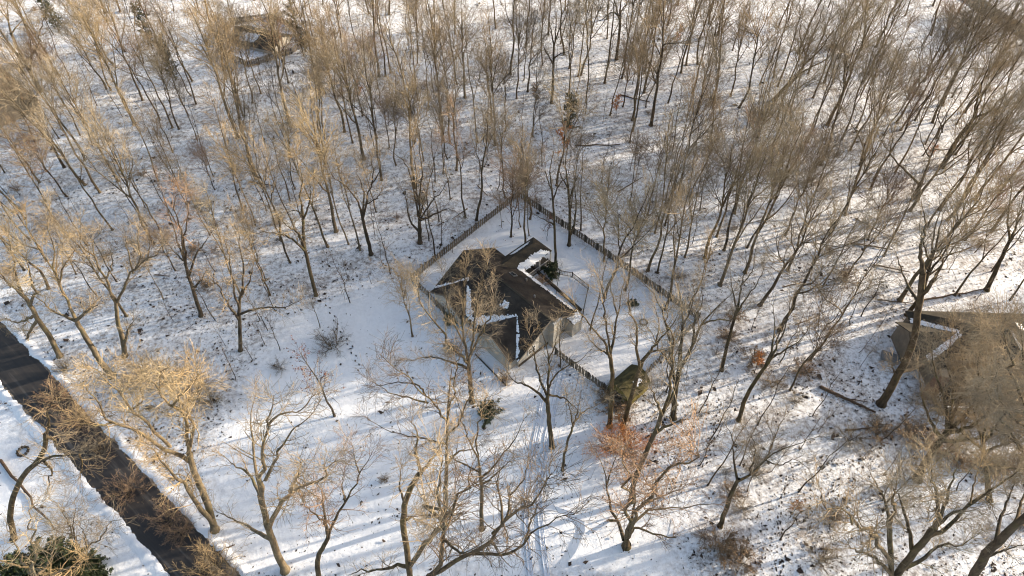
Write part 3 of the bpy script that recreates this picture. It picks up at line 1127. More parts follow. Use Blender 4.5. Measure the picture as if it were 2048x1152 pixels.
def woodland_tree(seed, h, r, spread=1.0, leaders=3):
    rng = np.random.default_rng(seed)
    P, R = stem(rng, h * .93, r, 11, rng.normal(scale=.04, size=2), .055, .12)
    L, LR = grow(rng, P, R, leaders, .30, .72, (14, 32), (h * .30, h * .44), 8, .15, .13, .62, .02, 9, .05)
    S = np.concatenate([np.stack([np.interp(np.linspace(.5, 1, 8), np.linspace(0, 1, 11), P[0, :, i]) for i in range(3)], -1)[None], L])
    SR = np.concatenate([np.interp(np.linspace(.5, 1, 8), np.linspace(0, 1, 11), R[0])[None], LR])
    B, BR = grow(rng, S, SR, 9, .05, 1.0, (24, 58), (2.6 * spread, 6.4 * spread), 7, .22, .17, .6, .02, .09, .05)
    C, CR = grow(rng, B, BR, 6, .15, 1.0, (24, 56), (1.0, 3.0), 4, .16, .2, .65, .014, .04, .03)
    T, TR = grow(rng, C, CR, 4, .15, 1.0, (20, 50), (.6, 1.5), 2, .14, .2, .8, .010, .016)
    # low dead side branches on the bole
    D, DR = grow(rng, P, R, 4, .15, .45, (50, 85), (.8, 2.6), 5, .0, .2, .2, .008, .03)
    fP, fR = add_flare(P, R)
    fR = fR * .88
    trunk = merge([tubes(fP, fR, 8), tubes(L, LR, 6)])
    crown = merge([tubes(B, BR, 4), tubes(C, CR, 3), tubes(T, TR, 3), tubes(D, DR, 3)])
    return trunk, crown


def sapling(seed, h, r, n2=9):
    rng = np.random.default_rng(seed)
    P, R = stem(rng, h, r, 9, rng.normal(scale=.05, size=2), .05, .2)
    B, BR = grow(rng, P, R, n2, .3, 1.0, (30, 62), (h * .14, h * .3), 5, .15, .16, .6, .008, .03)
    C, CR = grow(rng, B, BR, 6, .2, 1.0, (25, 55), (.4, 1.1), 4, .1, .2, .7, .006, .014)
    fP, fR = add_flare(P, R, 1.6)
    return tubes(fP, fR, 6), merge([tubes(B, BR, 4), tubes(C, CR, 3)]), (B, C)


def leaf_quads(rng, P, per, size, droop=.3):
    """small leaf faces hung along twigs"""
    n, k, _ = P.shape
    t = rng.random((n, per)) * (k - 1)
    i = np.clip(t.astype(int), 0, k - 2); fr = (t - i)[..., None]
    ni = np.arange(n)[:, None]
    c = (P[ni, i] * (1 - fr) + P[ni, i + 1] * fr).reshape(-1, 3)
    c += rng.normal(scale=size * .6, size=c.shape)
    N = len(c)
    a = unit(rng.normal(size=(N, 3))); b = unit(np.cross(a, rng.normal(size=(N, 3))))
    s = size * rng.uniform(.6, 1.3, (N, 1))
    V = np.stack([c - a * s, c + b * s * .5, c + a * s, c - b * s * .5], 1)
    V[:, 2, 2] -= droop * s[:, 0]
    return V.reshape(-1, 3), np.arange(N * 4).reshape(N, 4)


def shrub(seed, h, w, stems, per2=7, per3=5, thick=.022):
    rng = np.random.default_rng(seed)
    d = rng.normal(size=(stems, 3)); d[:, 2] = np.abs(d[:, 2]) + h / w * .8
    d = unit(d)
    ln = rng.uniform(.6, 1.0, stems) * math.hypot(h, w * .35)
    k = 6
    Q = np.zeros((stems, k, 3)); Q[:, 0, :2] = rng.normal(scale=w * .07, size=(stems, 2)); Q[:, 0, 2] = -.1
    for j in range(1, k):
        d = unit(d + .13 * rng.normal(size=d.shape))
        Q[:, j] = Q[:, j - 1] + d * (ln / (k - 1))[:, None]
    R = np.linspace(thick, .008, k)[None, :] * rng.uniform(.7, 1.2, (stems, 1))
    B, BR = grow(rng, Q, R, per2, .2, 1.0, (20, 55), (h * .18, h * .42), 4, .1, .18, .7, .006, .014)
    C, CR = grow(rng, B, BR, per3, .15, 1.0, (20, 55), (h * .07, h * .2), 3, .05, .2, .8, .005, .01)
    return tubes(Q, R, 4), merge([tubes(B, BR, 3), tubes(C, CR, 3)]), (B, C)


# ---- region words for trees that nothing in the photo tells apart
def region(x, y):
    px, py = project(x, y, 0)
    if px > 2048: return "right", "bare woodland tree past the neighbouring house on the right"
    if py < 130:
        if px < 700: return "ul", "slender bare tree in the far upper left woods"
        if px < 1380: return "uc", "slender bare tree on the sunlit top centre rise"
        return "ur", "slender bare tree in the far upper right woods"
    if py < 400:
        if px < 420: return "l", "slender bare tree in the left woods above the road"
        if px < 820: return "lc", "slender bare tree left of the yard's back corner"
        if px < 1340: return "c", "slender bare tree behind the yard's back corner"
        if px < 1700: return "cr", "slender bare tree on the upper right slope"
        return "r", "slender bare tree among the right woods' striped shadows"
    if px < 560: return "wl", "slender bare tree between the road and the lawn"
    if px < 860: return "wlc", "slender bare tree outside the upper left fence"
    if px < 1400 and py < 660: return "wy", "slender bare tree along the long right fence"
    if py < 660: return "wr", "slender bare tree on the slope right of the yard"
    return "wlr", "slender bare tree on the slope below the yard"


TREES = []          # (x, y) of everything with a trunk
PROTO = []
specs = [(27, .24, 1.1, 3), (29, .27, 1.2, 4), (25, .20, .9, 2), (30, .26, 1.1, 5), (23, .19, 1.0, 3), (27, .31, 1.4, 5),
         (28, .21, .85, 2), (20, .17, 1.0, 4), (26, .25, 1.3, 4), (31, .28, 1.1, 3), (18, .16, 1.1, 3), (25, .24, 1.2, 5), (29, .33, 1.5, 5), (21, .22, 1.4, 4), (24, .17, .7, 1), (19, .14, .7, 2), (28, .19, .7, 1), (16, .20, 1.5, 5)]
TW = ["twig", "twig", "twig_red", "twig", "twig", "twig_pale", "twig", "twig", "twig_pale", "twig", "twig_dark", "twig", "twig", "twig_pale", "twig_pale", "twig", "twig", "twig_red"]
BK = ["bark", "bark", "bark_dark", "bark", "bark", "bark_pale", "bark", "bark", "bark_dark", "bark", "bark", "bark", "bark_dark", "bark", "bark_pale", "bark", "bark", "bark_dark"]
for i, sp in enumerate(specs):
    tr, cr = woodland_tree(100 + i, *sp)
    PROTO.append((quad_mesh("trunk", *tr, M[BK[i]], True), quad_mesh("crown", *cr, M[TW[i]]), sp))
SAPL = []
for i, (h, r, n2) in enumerate([(7, .05, 10), (10, .07, 12), (5, .04, 8), (13, .09, 14), (15, .11, 16)]):
    tr, cr, _ = sapling(300 + i, h, r, n2)
    SAPL.append((quad_mesh("trunk", *tr, M["bark_dark"], True), quad_mesh("crown", *cr, M["twig_dark" if i % 2 else "twig"]), h))


rr = random.Random(21)
NUMBERED = {}          # alike things of one area, told apart by their order from the left


def place_tree(x, y, proto, scale, rz, label, group=None, name="bare_tree", cat="tree", lean=(0, 0)):
    root = empty(name, (x, y, -.05), rz, label, cat, group)
    root.scale = (scale * rr.uniform(.85, 1.2), scale * rr.uniform(.85, 1.2), scale)
    root.rotation_euler = (lean[0], lean[1], rz)
    for nm, me in (("trunk", proto[0]), ("crown", proto[1])):
        obj(nm, me, root)
    TREES.append((x, y))
    if group:
        NUMBERED.setdefault(label, []).append((project(x, y, 0)[0], root))
    return root


# ---- big trees whose limbs can be made out: trunk and limb paths read off the photograph, each limb swung to its own depth
TRACED = [
 ("tall bare tree in front of the house whose crown hides the roof", .34, "bark", "twig",
  [(944, 803), (940, 765), (936, 722)],
  [[(936, 722), (944, 690), (951, 627), (965, 575), (975, 512)], [(936, 722), (925, 660), (928, 590), (932, 518)],
   [(937, 728), (912, 705), (879, 662), (847, 612), (832, 568)], [(936, 720), (955, 680), (978, 640), (990, 600)],
   [(937, 738), (905, 725), (865, 715), (815, 722)], [(930, 690), (905, 640), (890, 590), (885, 545)]]),
 ("leaning bare tree below the house's near corner with a forked crown", .30, "bark", "twig",
  [(1104, 893), (1099, 850), (1095, 805), (1096, 788)],
  [[(1096, 790), (1098, 750), (1097, 715), (1088, 680), (1075, 640)], [(1094, 805), (1070, 780), (1045, 768), (1028, 762), (1012, 738)],
   [(1096, 795), (1075, 745), (1068, 700), (1055, 660)], [(1098, 775), (1108, 755), (1130, 735), (1160, 720), (1183, 698)],
   [(1099, 790), (1130, 798), (1150, 815), (1165, 832)], [(1097, 720), (1110, 690), (1115, 655)]]),
 ("tall straight tree on the front lawn with long branches to the left", .30, "bark", "twig_dark",
  [(889, 1028), (892, 985), (893, 940), (894, 880), (897, 800), (904, 735)],
  [[(893, 888), (865, 882), (838, 875), (787, 865), (735, 838)], [(896, 845), (875, 818), (850, 790), (815, 750), (760, 716)],
   [(857, 806), (815, 795), (780, 785), (745, 762)], [(896, 830), (905, 790), (912, 740), (916, 690)],
   [(895, 870), (920, 840), (935, 800), (940, 770)], [(893, 930), (915, 905), (935, 900), (955, 890)], [(850, 790), (835, 770), (790, 765), (745, 775)]]),
 ("slim tree right of the tall straight lawn tree with a low spray of leaves", .24, "bark", "twig",
  [(963, 1058), (963, 1000), (961, 955), (955, 912), (952, 880)],
  [[(961, 957), (985, 935), (1012, 900), (1035, 868), (1055, 828)], [(955, 915), (940, 880), (925, 845), (915, 790)],
   [(953, 900), (955, 860), (965, 820), (975, 790)], [(961, 945), (930, 930), (902, 915), (880, 905)], [(962, 970), (985, 955), (1010, 930), (1028, 912)]]),
 ("crooked twin stemmed tree at the bottom edge left of centre", .30, "bark", "twig",
  [(824, 1185), (816, 1120), (808, 1060), (808, 1020), (815, 990), (830, 960), (842, 945)],
  [[(842, 945), (858, 925), (875, 905), (892, 878)], [(842, 945), (832, 905), (835, 868), (822, 840)],
   [(820, 1132), (850, 1090), (872, 1060), (882, 1045), (870, 1028), (868, 1000), (875, 960), (882, 915)],
   [(816, 1133), (790, 1132), (760, 1142), (715, 1142), (690, 1160)], [(812, 1040), (825, 1035), (835, 1048)], [(810, 1010), (800, 975), (802, 930)]]),
 ("massive low limbed tree rising from the bottom edge and reaching right", .42, "bark", "twig_dark",
  [(822, 1262), (838, 1200), (858, 1152)],
  [[(858, 1152), (905, 1130), (945, 1105), (970, 1085), (1005, 1050), (1045, 1015), (1085, 975), (1118, 948)],
   [(945, 1107), (985, 1108), (1020, 1105), (1050, 1085), (1072, 1060), (1110, 1035), (1148, 1027)],
   [(862, 1150), (880, 1130), (889, 1085), (893, 1045), (905, 1010), (925, 990), (958, 958)],
   [(985, 1068), (1010, 1040), (1020, 1000), (1045, 960), (1060, 920)], [(890, 1080), (920, 1105), (940, 1100)],
   [(1005, 1050), (1002, 1010), (995, 970), (1000, 935)], [(1050, 1085), (1062, 1040), (1080, 1010)]]),
 ("thick pale trunked tree at the road's right with spreading limbs", .40, "bark_pale", "twig",
  [(570, 1140), (558, 1115), (545, 1080), (535, 1050), (525, 1010), (520, 990)],
  [[(538, 1055), (550, 1025), (565, 1000), (580, 982), (600, 970), (635, 955), (660, 935), (668, 910)],
   [(525, 1005), (522, 960), (528, 920), (530, 880), (535, 840), (547, 795)], [(520, 990), (500, 950), (470, 930), (446, 912)],
   [(545, 1080), (510, 1060), (470, 1040), (428, 1018)], [(522, 985), (510, 930), (505, 870), (500, 830), (512, 785)],
   [(531, 960), (545, 930), (560, 900), (580, 865), (610, 842), (642, 800)], [(580, 982), (595, 950), (604, 925)], [(535, 850), (560, 830), (600, 820), (628, 790)]]),
 ("curved bare tree at the bottom edge right of the pale trunked tree", .27, "bark", "twig_red",
  [(640, 1190), (635, 1130), (640, 1105), (652, 1085), (658, 1065)],
  [[(658, 1065), (672, 1035), (690, 1005), (708, 975), (720, 945), (735, 925), (748, 897)], [(655, 1062), (650, 1030), (645, 1000), (638, 965)],
   [(655, 1068), (650, 1045), (640, 1035), (618, 1018), (600, 990)], [(718, 945), (710, 920), (703, 885)], [(690, 1005), (685, 970), (688, 940)]]),
 ("leaning roadside oak with a wide pale twisting crown", .40, "bark_pale", "twig_pale",
  [(430, 1060), (422, 1030), (408, 990), (395, 960), (385, 930), (378, 905)],
  [[(383, 925), (352, 905), (312, 890), (270, 862), (225, 845), (200, 820), (190, 796), (168, 772)],
   [(340, 893), (300, 852), (265, 818), (235, 785), (210, 757), (188, 735)],
   [(378, 908), (378, 880), (372, 850), (362, 825), (345, 812), (325, 795), (317, 765), (332, 738)],
   [(380, 895), (386, 860), (376, 830), (370, 810), (400, 790), (412, 758)], [(427, 1048), (400, 1010), (375, 975), (350, 950), (320, 915), (292, 888)],
   [(325, 795), (310, 770), (290, 755), (278, 730)], [(225, 845), (205, 850), (180, 850), (155, 840)], [(265, 818), (285, 800), (280, 770)], [(345, 812), (362, 790), (385, 770), (395, 740)]]),
 ("large golden lit oak left of the lawn near the road bend", .40, "bark_pale", "twig_pale",
  [(224, 752), (200, 721), (185, 696), (165, 663), (150, 636)],
  [[(150, 636), (140, 613), (122, 576), (105, 538), (82, 500), (57, 460), (50, 420)], [(152, 642), (128, 632), (102, 620), (80, 600), (37, 576)],
   [(153, 640), (178, 622), (190, 612), (206, 605)], [(118, 570), (130, 530), (150, 500), (160, 470)], [(105, 538), (108, 500), (95, 450), (100, 405)],
   [(128, 592), (115, 560), (112, 520), (122, 480)], [(82, 500), (50, 490), (20, 470), (-10, 440)]]),
 ("stout roadside tree left of the golden oak at the left edge", .34, "bark_pale", "twig_pale",
  [(120, 712), (100, 675), (80, 645), (66, 620), (55, 600), (35, 580)],
  [[(35, 580), (10, 560), (-20, 530)], [(70, 630), (50, 640), (30, 645), (8, 635)], [(60, 612), (68, 580), (60, 540), (48, 495)], [(75, 640), (55, 670), (50, 690), (35, 700)],
   [(45, 590), (30, 545), (25, 500), (10, 460)]]),
 ("y forked tree with thick golden limbs in the left woods", .34, "bark_pale", "twig",
  [(250, 712), (245, 676), (235, 641), (232, 606)],
  [[(232, 606), (222, 590), (212, 558), (195, 528), (187, 508), (186, 483), (202, 460)], [(234, 604), (250, 570), (267, 543), (295, 520), (322, 495), (328, 478)],
   [(187, 510), (162, 490), (162, 448)], [(266, 545), (255, 500), (250, 468)], [(270, 541), (280, 505), (276, 470), (290, 438)], [(247, 692), (256, 660), (268, 637)],
   [(295, 520), (300, 490), (292, 460)], [(212, 558), (225, 530), (222, 500)]]),
 ("dark tree with a broom shaped reddish crown left of the lawn", .28, "bark_dark", "twig_red",
  [(402, 631), (390, 590), (378, 555), (370, 525)],
  [[(370, 525), (358, 490), (345, 450), (330, 400), (312, 355)], [(372, 530), (368, 480), (375, 430), (370, 385)], [(378, 552), (392, 510), (410, 485), (424, 462)],
   [(367, 522), (345, 500), (326, 478)], [(386, 577), (402, 560), (414, 538)], [(370, 525), (362, 470), (350, 420), (352, 380)]]),
 ("straight tree with a rusty patch on its bole at the lawn's left edge", .26, "bark_dark", "twig",
  [(481, 700), (479, 650), (478, 612), (485, 580)],
  [[(478, 615), (468, 570), (460, 520), (448, 475)], [(485, 580), (487, 540), (480, 490), (470, 445)], [(481, 628), (510, 618), (545, 615), (575, 612), (605, 598)],
   [(485, 588), (500, 560), (506, 525)], [(479, 640), (455, 610), (435, 570), (423, 548)]]),
 ("golden topped tree above the lawn's upper left corner", .27, "bark", "twig_pale",
  [(632, 590), (622, 550), (612, 510), (607, 480), (606, 440), (604, 418)],
  [[(610, 502), (590, 482), (565, 470), (530, 464), (500, 468)], [(606, 432), (590, 420), (570, 428)], [(605, 425), (600, 395), (603, 355), (590, 305)],
   [(609, 495), (595, 465), (575, 452), (560, 430)], [(606, 440), (620, 400), (618, 360)]]),
 ("dark stemmed tree left of the yard with two ragged leaders", .29, "bark_dark", "twig",
  [(742, 508), (733, 470), (726, 440), (722, 420)],
  [[(722, 420), (710, 395), (690, 370), (665, 352), (650, 320)], [(725, 430), (728, 390), (720, 360), (712, 345)], [(725, 440), (735, 400), (742, 370), (745, 330), (733, 285)],
   [(728, 410), (755, 395), (765, 370)], [(742, 370), (760, 340), (758, 300)]]),
 ("big vase shaped dark tree outside the upper left fence", .33, "bark_dark", "twig",
  [(840, 486), (839, 452), (838, 434)],
  [[(838, 435), (830, 395), (818, 340), (800, 315), (775, 298)], [(836, 432), (833, 380), (832, 330), (825, 275)], [(839, 432), (842, 390), (843, 340), (838, 290), (830, 245)],
   [(840, 432), (850, 395), (862, 350), (870, 310), (882, 265)], [(842, 440), (870, 428), (895, 418), (917, 426)], [(842, 436), (862, 405), (885, 380), (902, 348)],
   [(837, 462), (820, 440), (812, 400), (803, 375)]]),
 ("many stemmed spreading tree with brown leaf bits at the bottom right of the lawn", .40, "bark", "twig_red",
  [(1253, 1092), (1253, 1076)],
  [[(1248, 1080), (1235, 1040), (1219, 1005), (1214, 969), (1205, 931), (1190, 895)], [(1235, 1042), (1200, 1038), (1160, 1030), (1140, 1010), (1122, 996)],
   [(1252, 1076), (1255, 1030), (1258, 990), (1252, 950), (1243, 895)], [(1258, 1074), (1270, 1030), (1290, 1000), (1310, 970), (1335, 940), (1370, 915), (1402, 898)],
   [(1268, 1045), (1285, 1030), (1310, 1018), (1360, 1015), (1400, 1010), (1445, 1008)], [(1260, 1068), (1275, 1056), (1310, 1070), (1350, 1072), (1385, 1085), (1412, 1102)],
   [(1285, 1008), (1305, 1000), (1335, 988), (1368, 976)], [(1262, 1055), (1270, 990), (1266, 955), (1282, 925)], [(1214, 969), (1225, 930), (1240, 900)], [(1200, 1038), (1180, 1010), (1165, 985)]]),
 ("tall slanting tree above the many stemmed tree reaching past the shed", .30, "bark", "twig",
  [(1262, 1002), (1270, 960), (1290, 910), (1310, 865), (1328, 820)],
  [[(1328, 820), (1340, 780), (1345, 740), (1345, 700), (1340, 660), (1328, 615)], [(1326, 824), (1345, 790), (1360, 745), (1378, 710), (1402, 675)],
   [(1309, 867), (1350, 845), (1392, 838)], [(1324, 830), (1310, 800), (1298, 765)], [(1345, 735), (1320, 700), (1300, 660)]]),
 ("two stemmed tree outside the yard's lower right fence", .36, "bark", "twig",
  [(1346, 836), (1350, 790), (1358, 740), (1361, 700)],
  [[(1361, 700), (1366, 650), (1362, 600), (1350, 560)], [(1356, 745), (1385, 690), (1402, 650), (1440, 610), (1468, 582)], [(1352, 775), (1344, 730), (1338, 685), (1330, 640), (1312, 595), (1280, 560)],
   [(1385, 690), (1390, 640), (1405, 600), (1400, 560)], [(1402, 650), (1430, 640), (1460, 640), (1490, 620)], [(1366, 650), (1385, 610), (1388, 570)]]),
 ("tree rising in front of the mossy shed with a v shaped crown", .32, "bark", "twig",
  [(1219, 852), (1223, 800), (1224, 750), (1220, 710)],
  [[(1220, 710), (1228, 670), (1235, 630), (1242, 590), (1250, 552)], [(1220, 716), (1210, 690), (1190, 660), (1165, 630), (1148, 605)], [(1221, 704), (1210, 640), (1208, 590), (1195, 550)],
   [(1221, 712), (1195, 695), (1178, 678)], [(1235, 630), (1222, 580), (1225, 545)]]),
 ("second tree by the mossy shed leaning right over the yard", .29, "bark", "twig",
  [(1246, 852), (1262, 796), (1280, 735), (1298, 706)],
  [[(1298, 706), (1320, 680), (1345, 650), (1360, 620)], [(1280, 737), (1274, 690), (1272, 650), (1258, 620), (1262, 578)], [(1300, 704), (1325, 700), (1342, 706)], [(1310, 692), (1318, 650), (1310, 615)]]),
 ("small crooked tree on the lawn right of the tyre tracks", .17, "bark", "twig",
  [(1125, 940), (1130, 905), (1140, 870), (1148, 845)],
  [[(1148, 845), (1165, 825), (1185, 815), (1212, 800)], [(1146, 852), (1140, 820), (1133, 795)], [(1150, 842), (1158, 810), (1162, 780)]]),
 ("straight tree right of the yard at the edge of the littered slope", .24, "bark", "twig",
  [(1443, 740), (1455, 690), (1465, 650), (1477, 608)],
  [[(1477, 608), (1484, 570), (1492, 530), (1490, 490)], [(1470, 632), (1490, 600), (1512, 570), (1530, 535)], [(1474, 620), (1465, 580), (1460, 540)], [(1484, 570), (1505, 540), (1510, 500)]]),
 ("leaning tree below the slope's brown brush with a flared foot", .27, "bark", "twig",
  [(1477, 840), (1490, 800), (1505, 770), (1530, 735), (1545, 710)],
  [[(1545, 710), (1560, 680), (1575, 640), (1580, 600)], [(1530, 735), (1545, 690), (1550, 650), (1545, 610)], [(1540, 718), (1570, 700), (1600, 680), (1620, 650)]]),
 ("lower right tree with a wide tangled crown over the footprints", .27, "bark", "twig",
  [(1440, 1052), (1455, 1010), (1470, 970), (1478, 958)],
  [[(1476, 962), (1500, 950), (1522, 930), (1540, 900), (1545, 870), (1532, 838)], [(1475, 962), (1468, 920), (1465, 880), (1450, 848)], [(1500, 950), (1530, 920), (1560, 900), (1600, 885), (1642, 870)],
   [(1540, 900), (1555, 860), (1570, 830)], [(1530, 920), (1560, 930), (1590, 920), (1620, 940)], [(1500, 950), (1510, 905), (1500, 870)]]),
 ("bowed tree left of the road at the left edge of the lawn", .30, "bark", "twig",
  [(28, 1078), (21, 1040), (22, 1012), (30, 984), (47, 949), (72, 926), (90, 896), (91, 868)],
  [[(72, 927), (100, 915), (130, 910), (158, 908)], [(88, 922), (103, 940), (97, 965), (95, 988)], [(91, 870), (100, 850), (95, 820), (110, 795)], [(158, 908), (165, 930), (160, 955)],
   [(91, 872), (108, 880), (115, 900)]]),
 ("pale twigged tree in the bottom left corner", .30, "bark_pale", "twig_pale",
  [(78, 1236), (72, 1190), (62, 1150)],
  [[(62, 1150), (45, 1120), (30, 1080), (10, 1050)], [(64, 1152), (72, 1110), (62, 1060), (70, 1010)], [(66, 1158), (95, 1130), (110, 1090), (115, 1060)], [(55, 1135), (30, 1130), (0, 1120), (-30, 1110)], [(70, 1165), (110, 1150), (150, 1130), (180, 1120)]]),
 ("small forked tree above the dark hedge in the bottom left corner", .14, "bark_dark", "twig",
  [(160, 1140), (158, 1112), (153, 1090)],
  [[(153, 1090), (150, 1075), (125, 1065), (104, 1058)], [(154, 1088), (143, 1060), (130, 1035), (122, 1020)], [(150, 1078), (145, 1050), (150, 1020)], [(158, 1110), (178, 1095), (200, 1080), (212, 1060), (228, 1042)], [(175, 1098), (170, 1070), (160, 1045)]]),
 ("tall golden tree in the upper left corner", .38, "bark_pale", "twig_pale",
  [(80, 183), (64, 150), (50, 125), (35, 95), (22, 67)],
  [[(22, 67), (15, 25), (18, -20)], [(24, 66), (40, 45), (60, 38)], [(45, 118), (20, 95), (0, 72), (-25, 50)], [(60, 142), (62, 100), (58, 60)], [(50, 125), (75, 95), (80, 60), (95, 30)], [(18, 40), (0, 20), (-10, -15)]]),
 ("thick forked tree among the striped shadows in the right woods", .38, "bark", "twig",
  [(1833, 397), (1838, 376), (1843, 366)],
  [[(1840, 370), (1815, 345), (1795, 325), (1780, 305), (1768, 288), (1748, 252)], [(1843, 366), (1852, 340), (1860, 315), (1870, 290), (1885, 265), (1895, 225), (1912, 175)],
   [(1860, 316), (1850, 300), (1840, 270), (1835, 235)], [(1866, 298), (1890, 300), (1915, 290), (1955, 272)], [(1780, 305), (1785, 270), (1775, 230)], [(1885, 265), (1875, 220), (1880, 180)]]),
 ("heavy leaning trunk right of the thick forked tree", .40, "bark", "twig",
  [(1884, 334), (1905, 295), (1925, 265), (1950, 235)],
  [[(1950, 235), (1985, 220), (2020, 210), (2060, 195)], [(1946, 240), (1955, 200), (1970, 150), (1985, 105)], [(1926, 264), (1960, 240), (2000, 200), (2042, 165)], [(1950, 235), (1965, 190), (1990, 150), (2020, 110)]]),
 ("dark forked tree at the right edge above the neighbouring house", .33, "bark", "twig",
  [(1973, 580), (1990, 545), (2005, 510), (2020, 480)],
  [[(2020, 480), (2035, 445), (2045, 400), (2060, 350)], [(2008, 505), (2030, 470), (2060, 440)], [(2020, 480), (2015, 430), (2022, 380), (2015, 340)], [(2030, 455), (2050, 420), (2080, 390)]]),
 ("huge mossy trunked tree left of the neighbouring house", .48, "bark_dark", "twig",
  [(1762, 808), (1784, 772), (1800, 742), (1820, 702), (1832, 655), (1838, 605), (1846, 545)],
  [[(1796, 752), (1786, 738), (1782, 728)], [(1846, 545), (1840, 500), (1850, 450), (1845, 410)], [(1840, 595), (1865, 560), (1885, 530), (1900, 490)], [(1800, 745), (1840, 730), (1870, 720), (1900, 725)],
   [(1838, 605), (1815, 570), (1800, 530), (1790, 500)], [(1846, 545), (1870, 500), (1880, 460), (1890, 420)]]),
 ("dark based tree above the huge mossy trunk", .30, "bark_dark", "twig",
  [(1814, 630), (1835, 600), (1850, 570), (1862, 520)],
  [[(1862, 520), (1868, 470), (1880, 420), (1878, 380)], [(1855, 550), (1885, 510), (1905, 470), (1915, 420)], [(1860, 525), (1845, 480), (1840, 440)]]),
 ("short stout leaning tree whose crown veils the neighbouring house", .44, "bark", "twig",
  [(1834, 958), (1850, 928), (1870, 898), (1895, 862)],
  [[(1895, 862), (1890, 800), (1870, 740), (1860, 680)], [(1892, 866), (1920, 800), (1925, 720), (1905, 630)], [(1895, 862), (1940, 820), (1968, 740), (1970, 680), (1960, 630)], [(1890, 868), (1945, 850), (1995, 810), (2035, 760)],
   [(1880, 882), (1930, 880), (1990, 870), (2045, 840)], [(1896, 850), (1905, 780), (1895, 720), (1905, 655)], [(1920, 800), (1950, 770), (1960, 720), (1955, 670)], [(1885, 880), (1860, 840), (1845, 790), (1838, 740)], [(1940, 820), (1970, 830), (2010, 850), (2040, 880)]]),
 ("broad tree at the right edge with branches before the neighbouring roof", .40, "bark", "twig",
  [(2105, 1040), (2090, 985), (2078, 930)],
  [[(2078, 930), (2060, 860), (2035, 780), (2010, 700), (2000, 635)], [(2075, 900), (2062, 800), (2048, 720), (2040, 640)], [(2080, 938), (2050, 900), (2010, 870), (1970, 850), (1930, 845)], [(2078, 932), (2070, 850), (2068, 780), (2055, 700)], [(2079, 935), (2030, 880), (1995, 820), (1970, 780)], [(2060, 860), (2030, 840), (2000, 790), (1990, 740)], [(2085, 960), (2050, 940), (2010, 935), (1965, 930)]]),
 ("tree before the neighbouring house's front with a full veiling crown", .30, "bark", "twig",
  [(1978, 1000), (1974, 950), (1968, 910), (1965, 880)],
  [[(1965, 880), (1950, 830), (1935, 780), (1925, 730)], [(1966, 882), (1975, 820), (1985, 760), (1980, 710)], [(1966, 886), (1995, 850), (2020, 800), (2030, 750)], [(1968, 900), (1930, 870), (1895, 840), (1870, 800)], [(1968, 905), (2000, 890), (2035, 880), (2060, 860)], [(1950, 830), (1960, 780), (1955, 720), (1965, 670)]]),
 ("double stemmed tree at the bottom edge of the lower right", .28, "bark", "twig",
  [(1792, 1235), (1785, 1170), (1782, 1110), (1778, 1060), (1779, 1040)],
  [[(1779, 1040), (1770, 1000), (1750, 965), (1738, 935)], [(1779, 1050), (1790, 1020), (1786, 990), (1795, 955)], [(1783, 1130), (1760, 1080), (1730, 1050), (1690, 1030), (1648, 1008)], [(1784, 1150), (1755, 1120), (1720, 1105), (1690, 1090)]]),
 ("large leaning tree with upswept limbs in the lower right", .40, "bark", "twig_pale",
  [(1745, 1240), (1770, 1195), (1800, 1140), (1840, 1090), (1870, 1055)],
  [[(1870, 1055), (1873, 1010), (1868, 970), (1858, 935)], [(1872, 1052), (1900, 1030), (1940, 1010), (1988, 982)], [(1868, 1058), (1890, 1010), (1905, 960), (1918, 915)],
   [(1855, 1073), (1900, 1050), (1950, 1000), (2010, 960), (2045, 935)], [(1825, 1108), (1815, 1050), (1800, 1000), (1790, 980)], [(1940, 1010), (1950, 960), (1965, 920)], [(1800, 1140), (1840, 1120), (1880, 1090), (1920, 1090), (1960, 1070)]]),
 ("thick mossy leaning trunk in the bottom right corner", .44, "bark_dark", "twig",
  [(1925, 1195), (1965, 1120), (1990, 1090), (2020, 1060), (2055, 1030)],
  [[(2055, 1030), (2080, 990), (2100, 940)], [(1992, 1088), (2000, 1040), (2020, 990), (2030, 950)], [(1970, 1115), (2010, 1100), (2060, 1085)], [(2030, 1050), (2045, 1000), (2060, 960)]]),
 ("thick leaning tree behind the brown brush at the upper right", .34, "bark", "twig",
  [(1548, 200), (1572, 172), (1590, 158), (1605, 135), (1612, 110)],
  [[(1612, 110), (1620, 80), (1640, 40), (1650, 0)], [(1592, 155), (1620, 135), (1650, 120), (1680, 95)], [(1612, 112), (1600, 70), (1605, 30)], [(1606, 130), (1640, 100), (1660, 70), (1690, 40)]]),
 ("tall dark tree standing in the sunlit snow at top centre", .33, "bark_dark", "twig",
  [(1233, 118), (1236, 90), (1240, 50), (1240, 20)],
  [[(1240, 35), (1225, 25), (1205, 38), (1185, 48)], [(1240, 25), (1255, 5), (1270, -15)], [(1239, 40), (1230, 5), (1225, -30)], [(1240, 20), (1243, -10), (1240, -45)]]),
 ("dark tree inside the top centre woods with one low left branch", .28, "bark_dark", "twig",
  [(1103, 206), (1106, 165), (1107, 120), (1108, 90)],
  [[(1108, 90), (1100, 50), (1095, 15)], [(1106, 118), (1120, 108), (1145, 100)], [(1108, 92), (1118, 60), (1132, 30), (1138, 0)], [(1107, 100), (1112, 50), (1108, 0)], [(1107, 130), (1090, 100), (1078, 70)]]),
 ("straight stemmed tree on the snow beside the patio railing", .20, "bark", "twig_dark",
  [(1112, 532), (1110, 480), (1108, 430), (1104, 380)],
  [[(1104, 380), (1100, 340), (1108, 300), (1104, 265)], [(1106, 400), (1118, 370), (1135, 350), (1140, 320)], [(1105, 385), (1092, 350), (1088, 310)], [(1109, 450), (1090, 440), (1070, 430)]]),
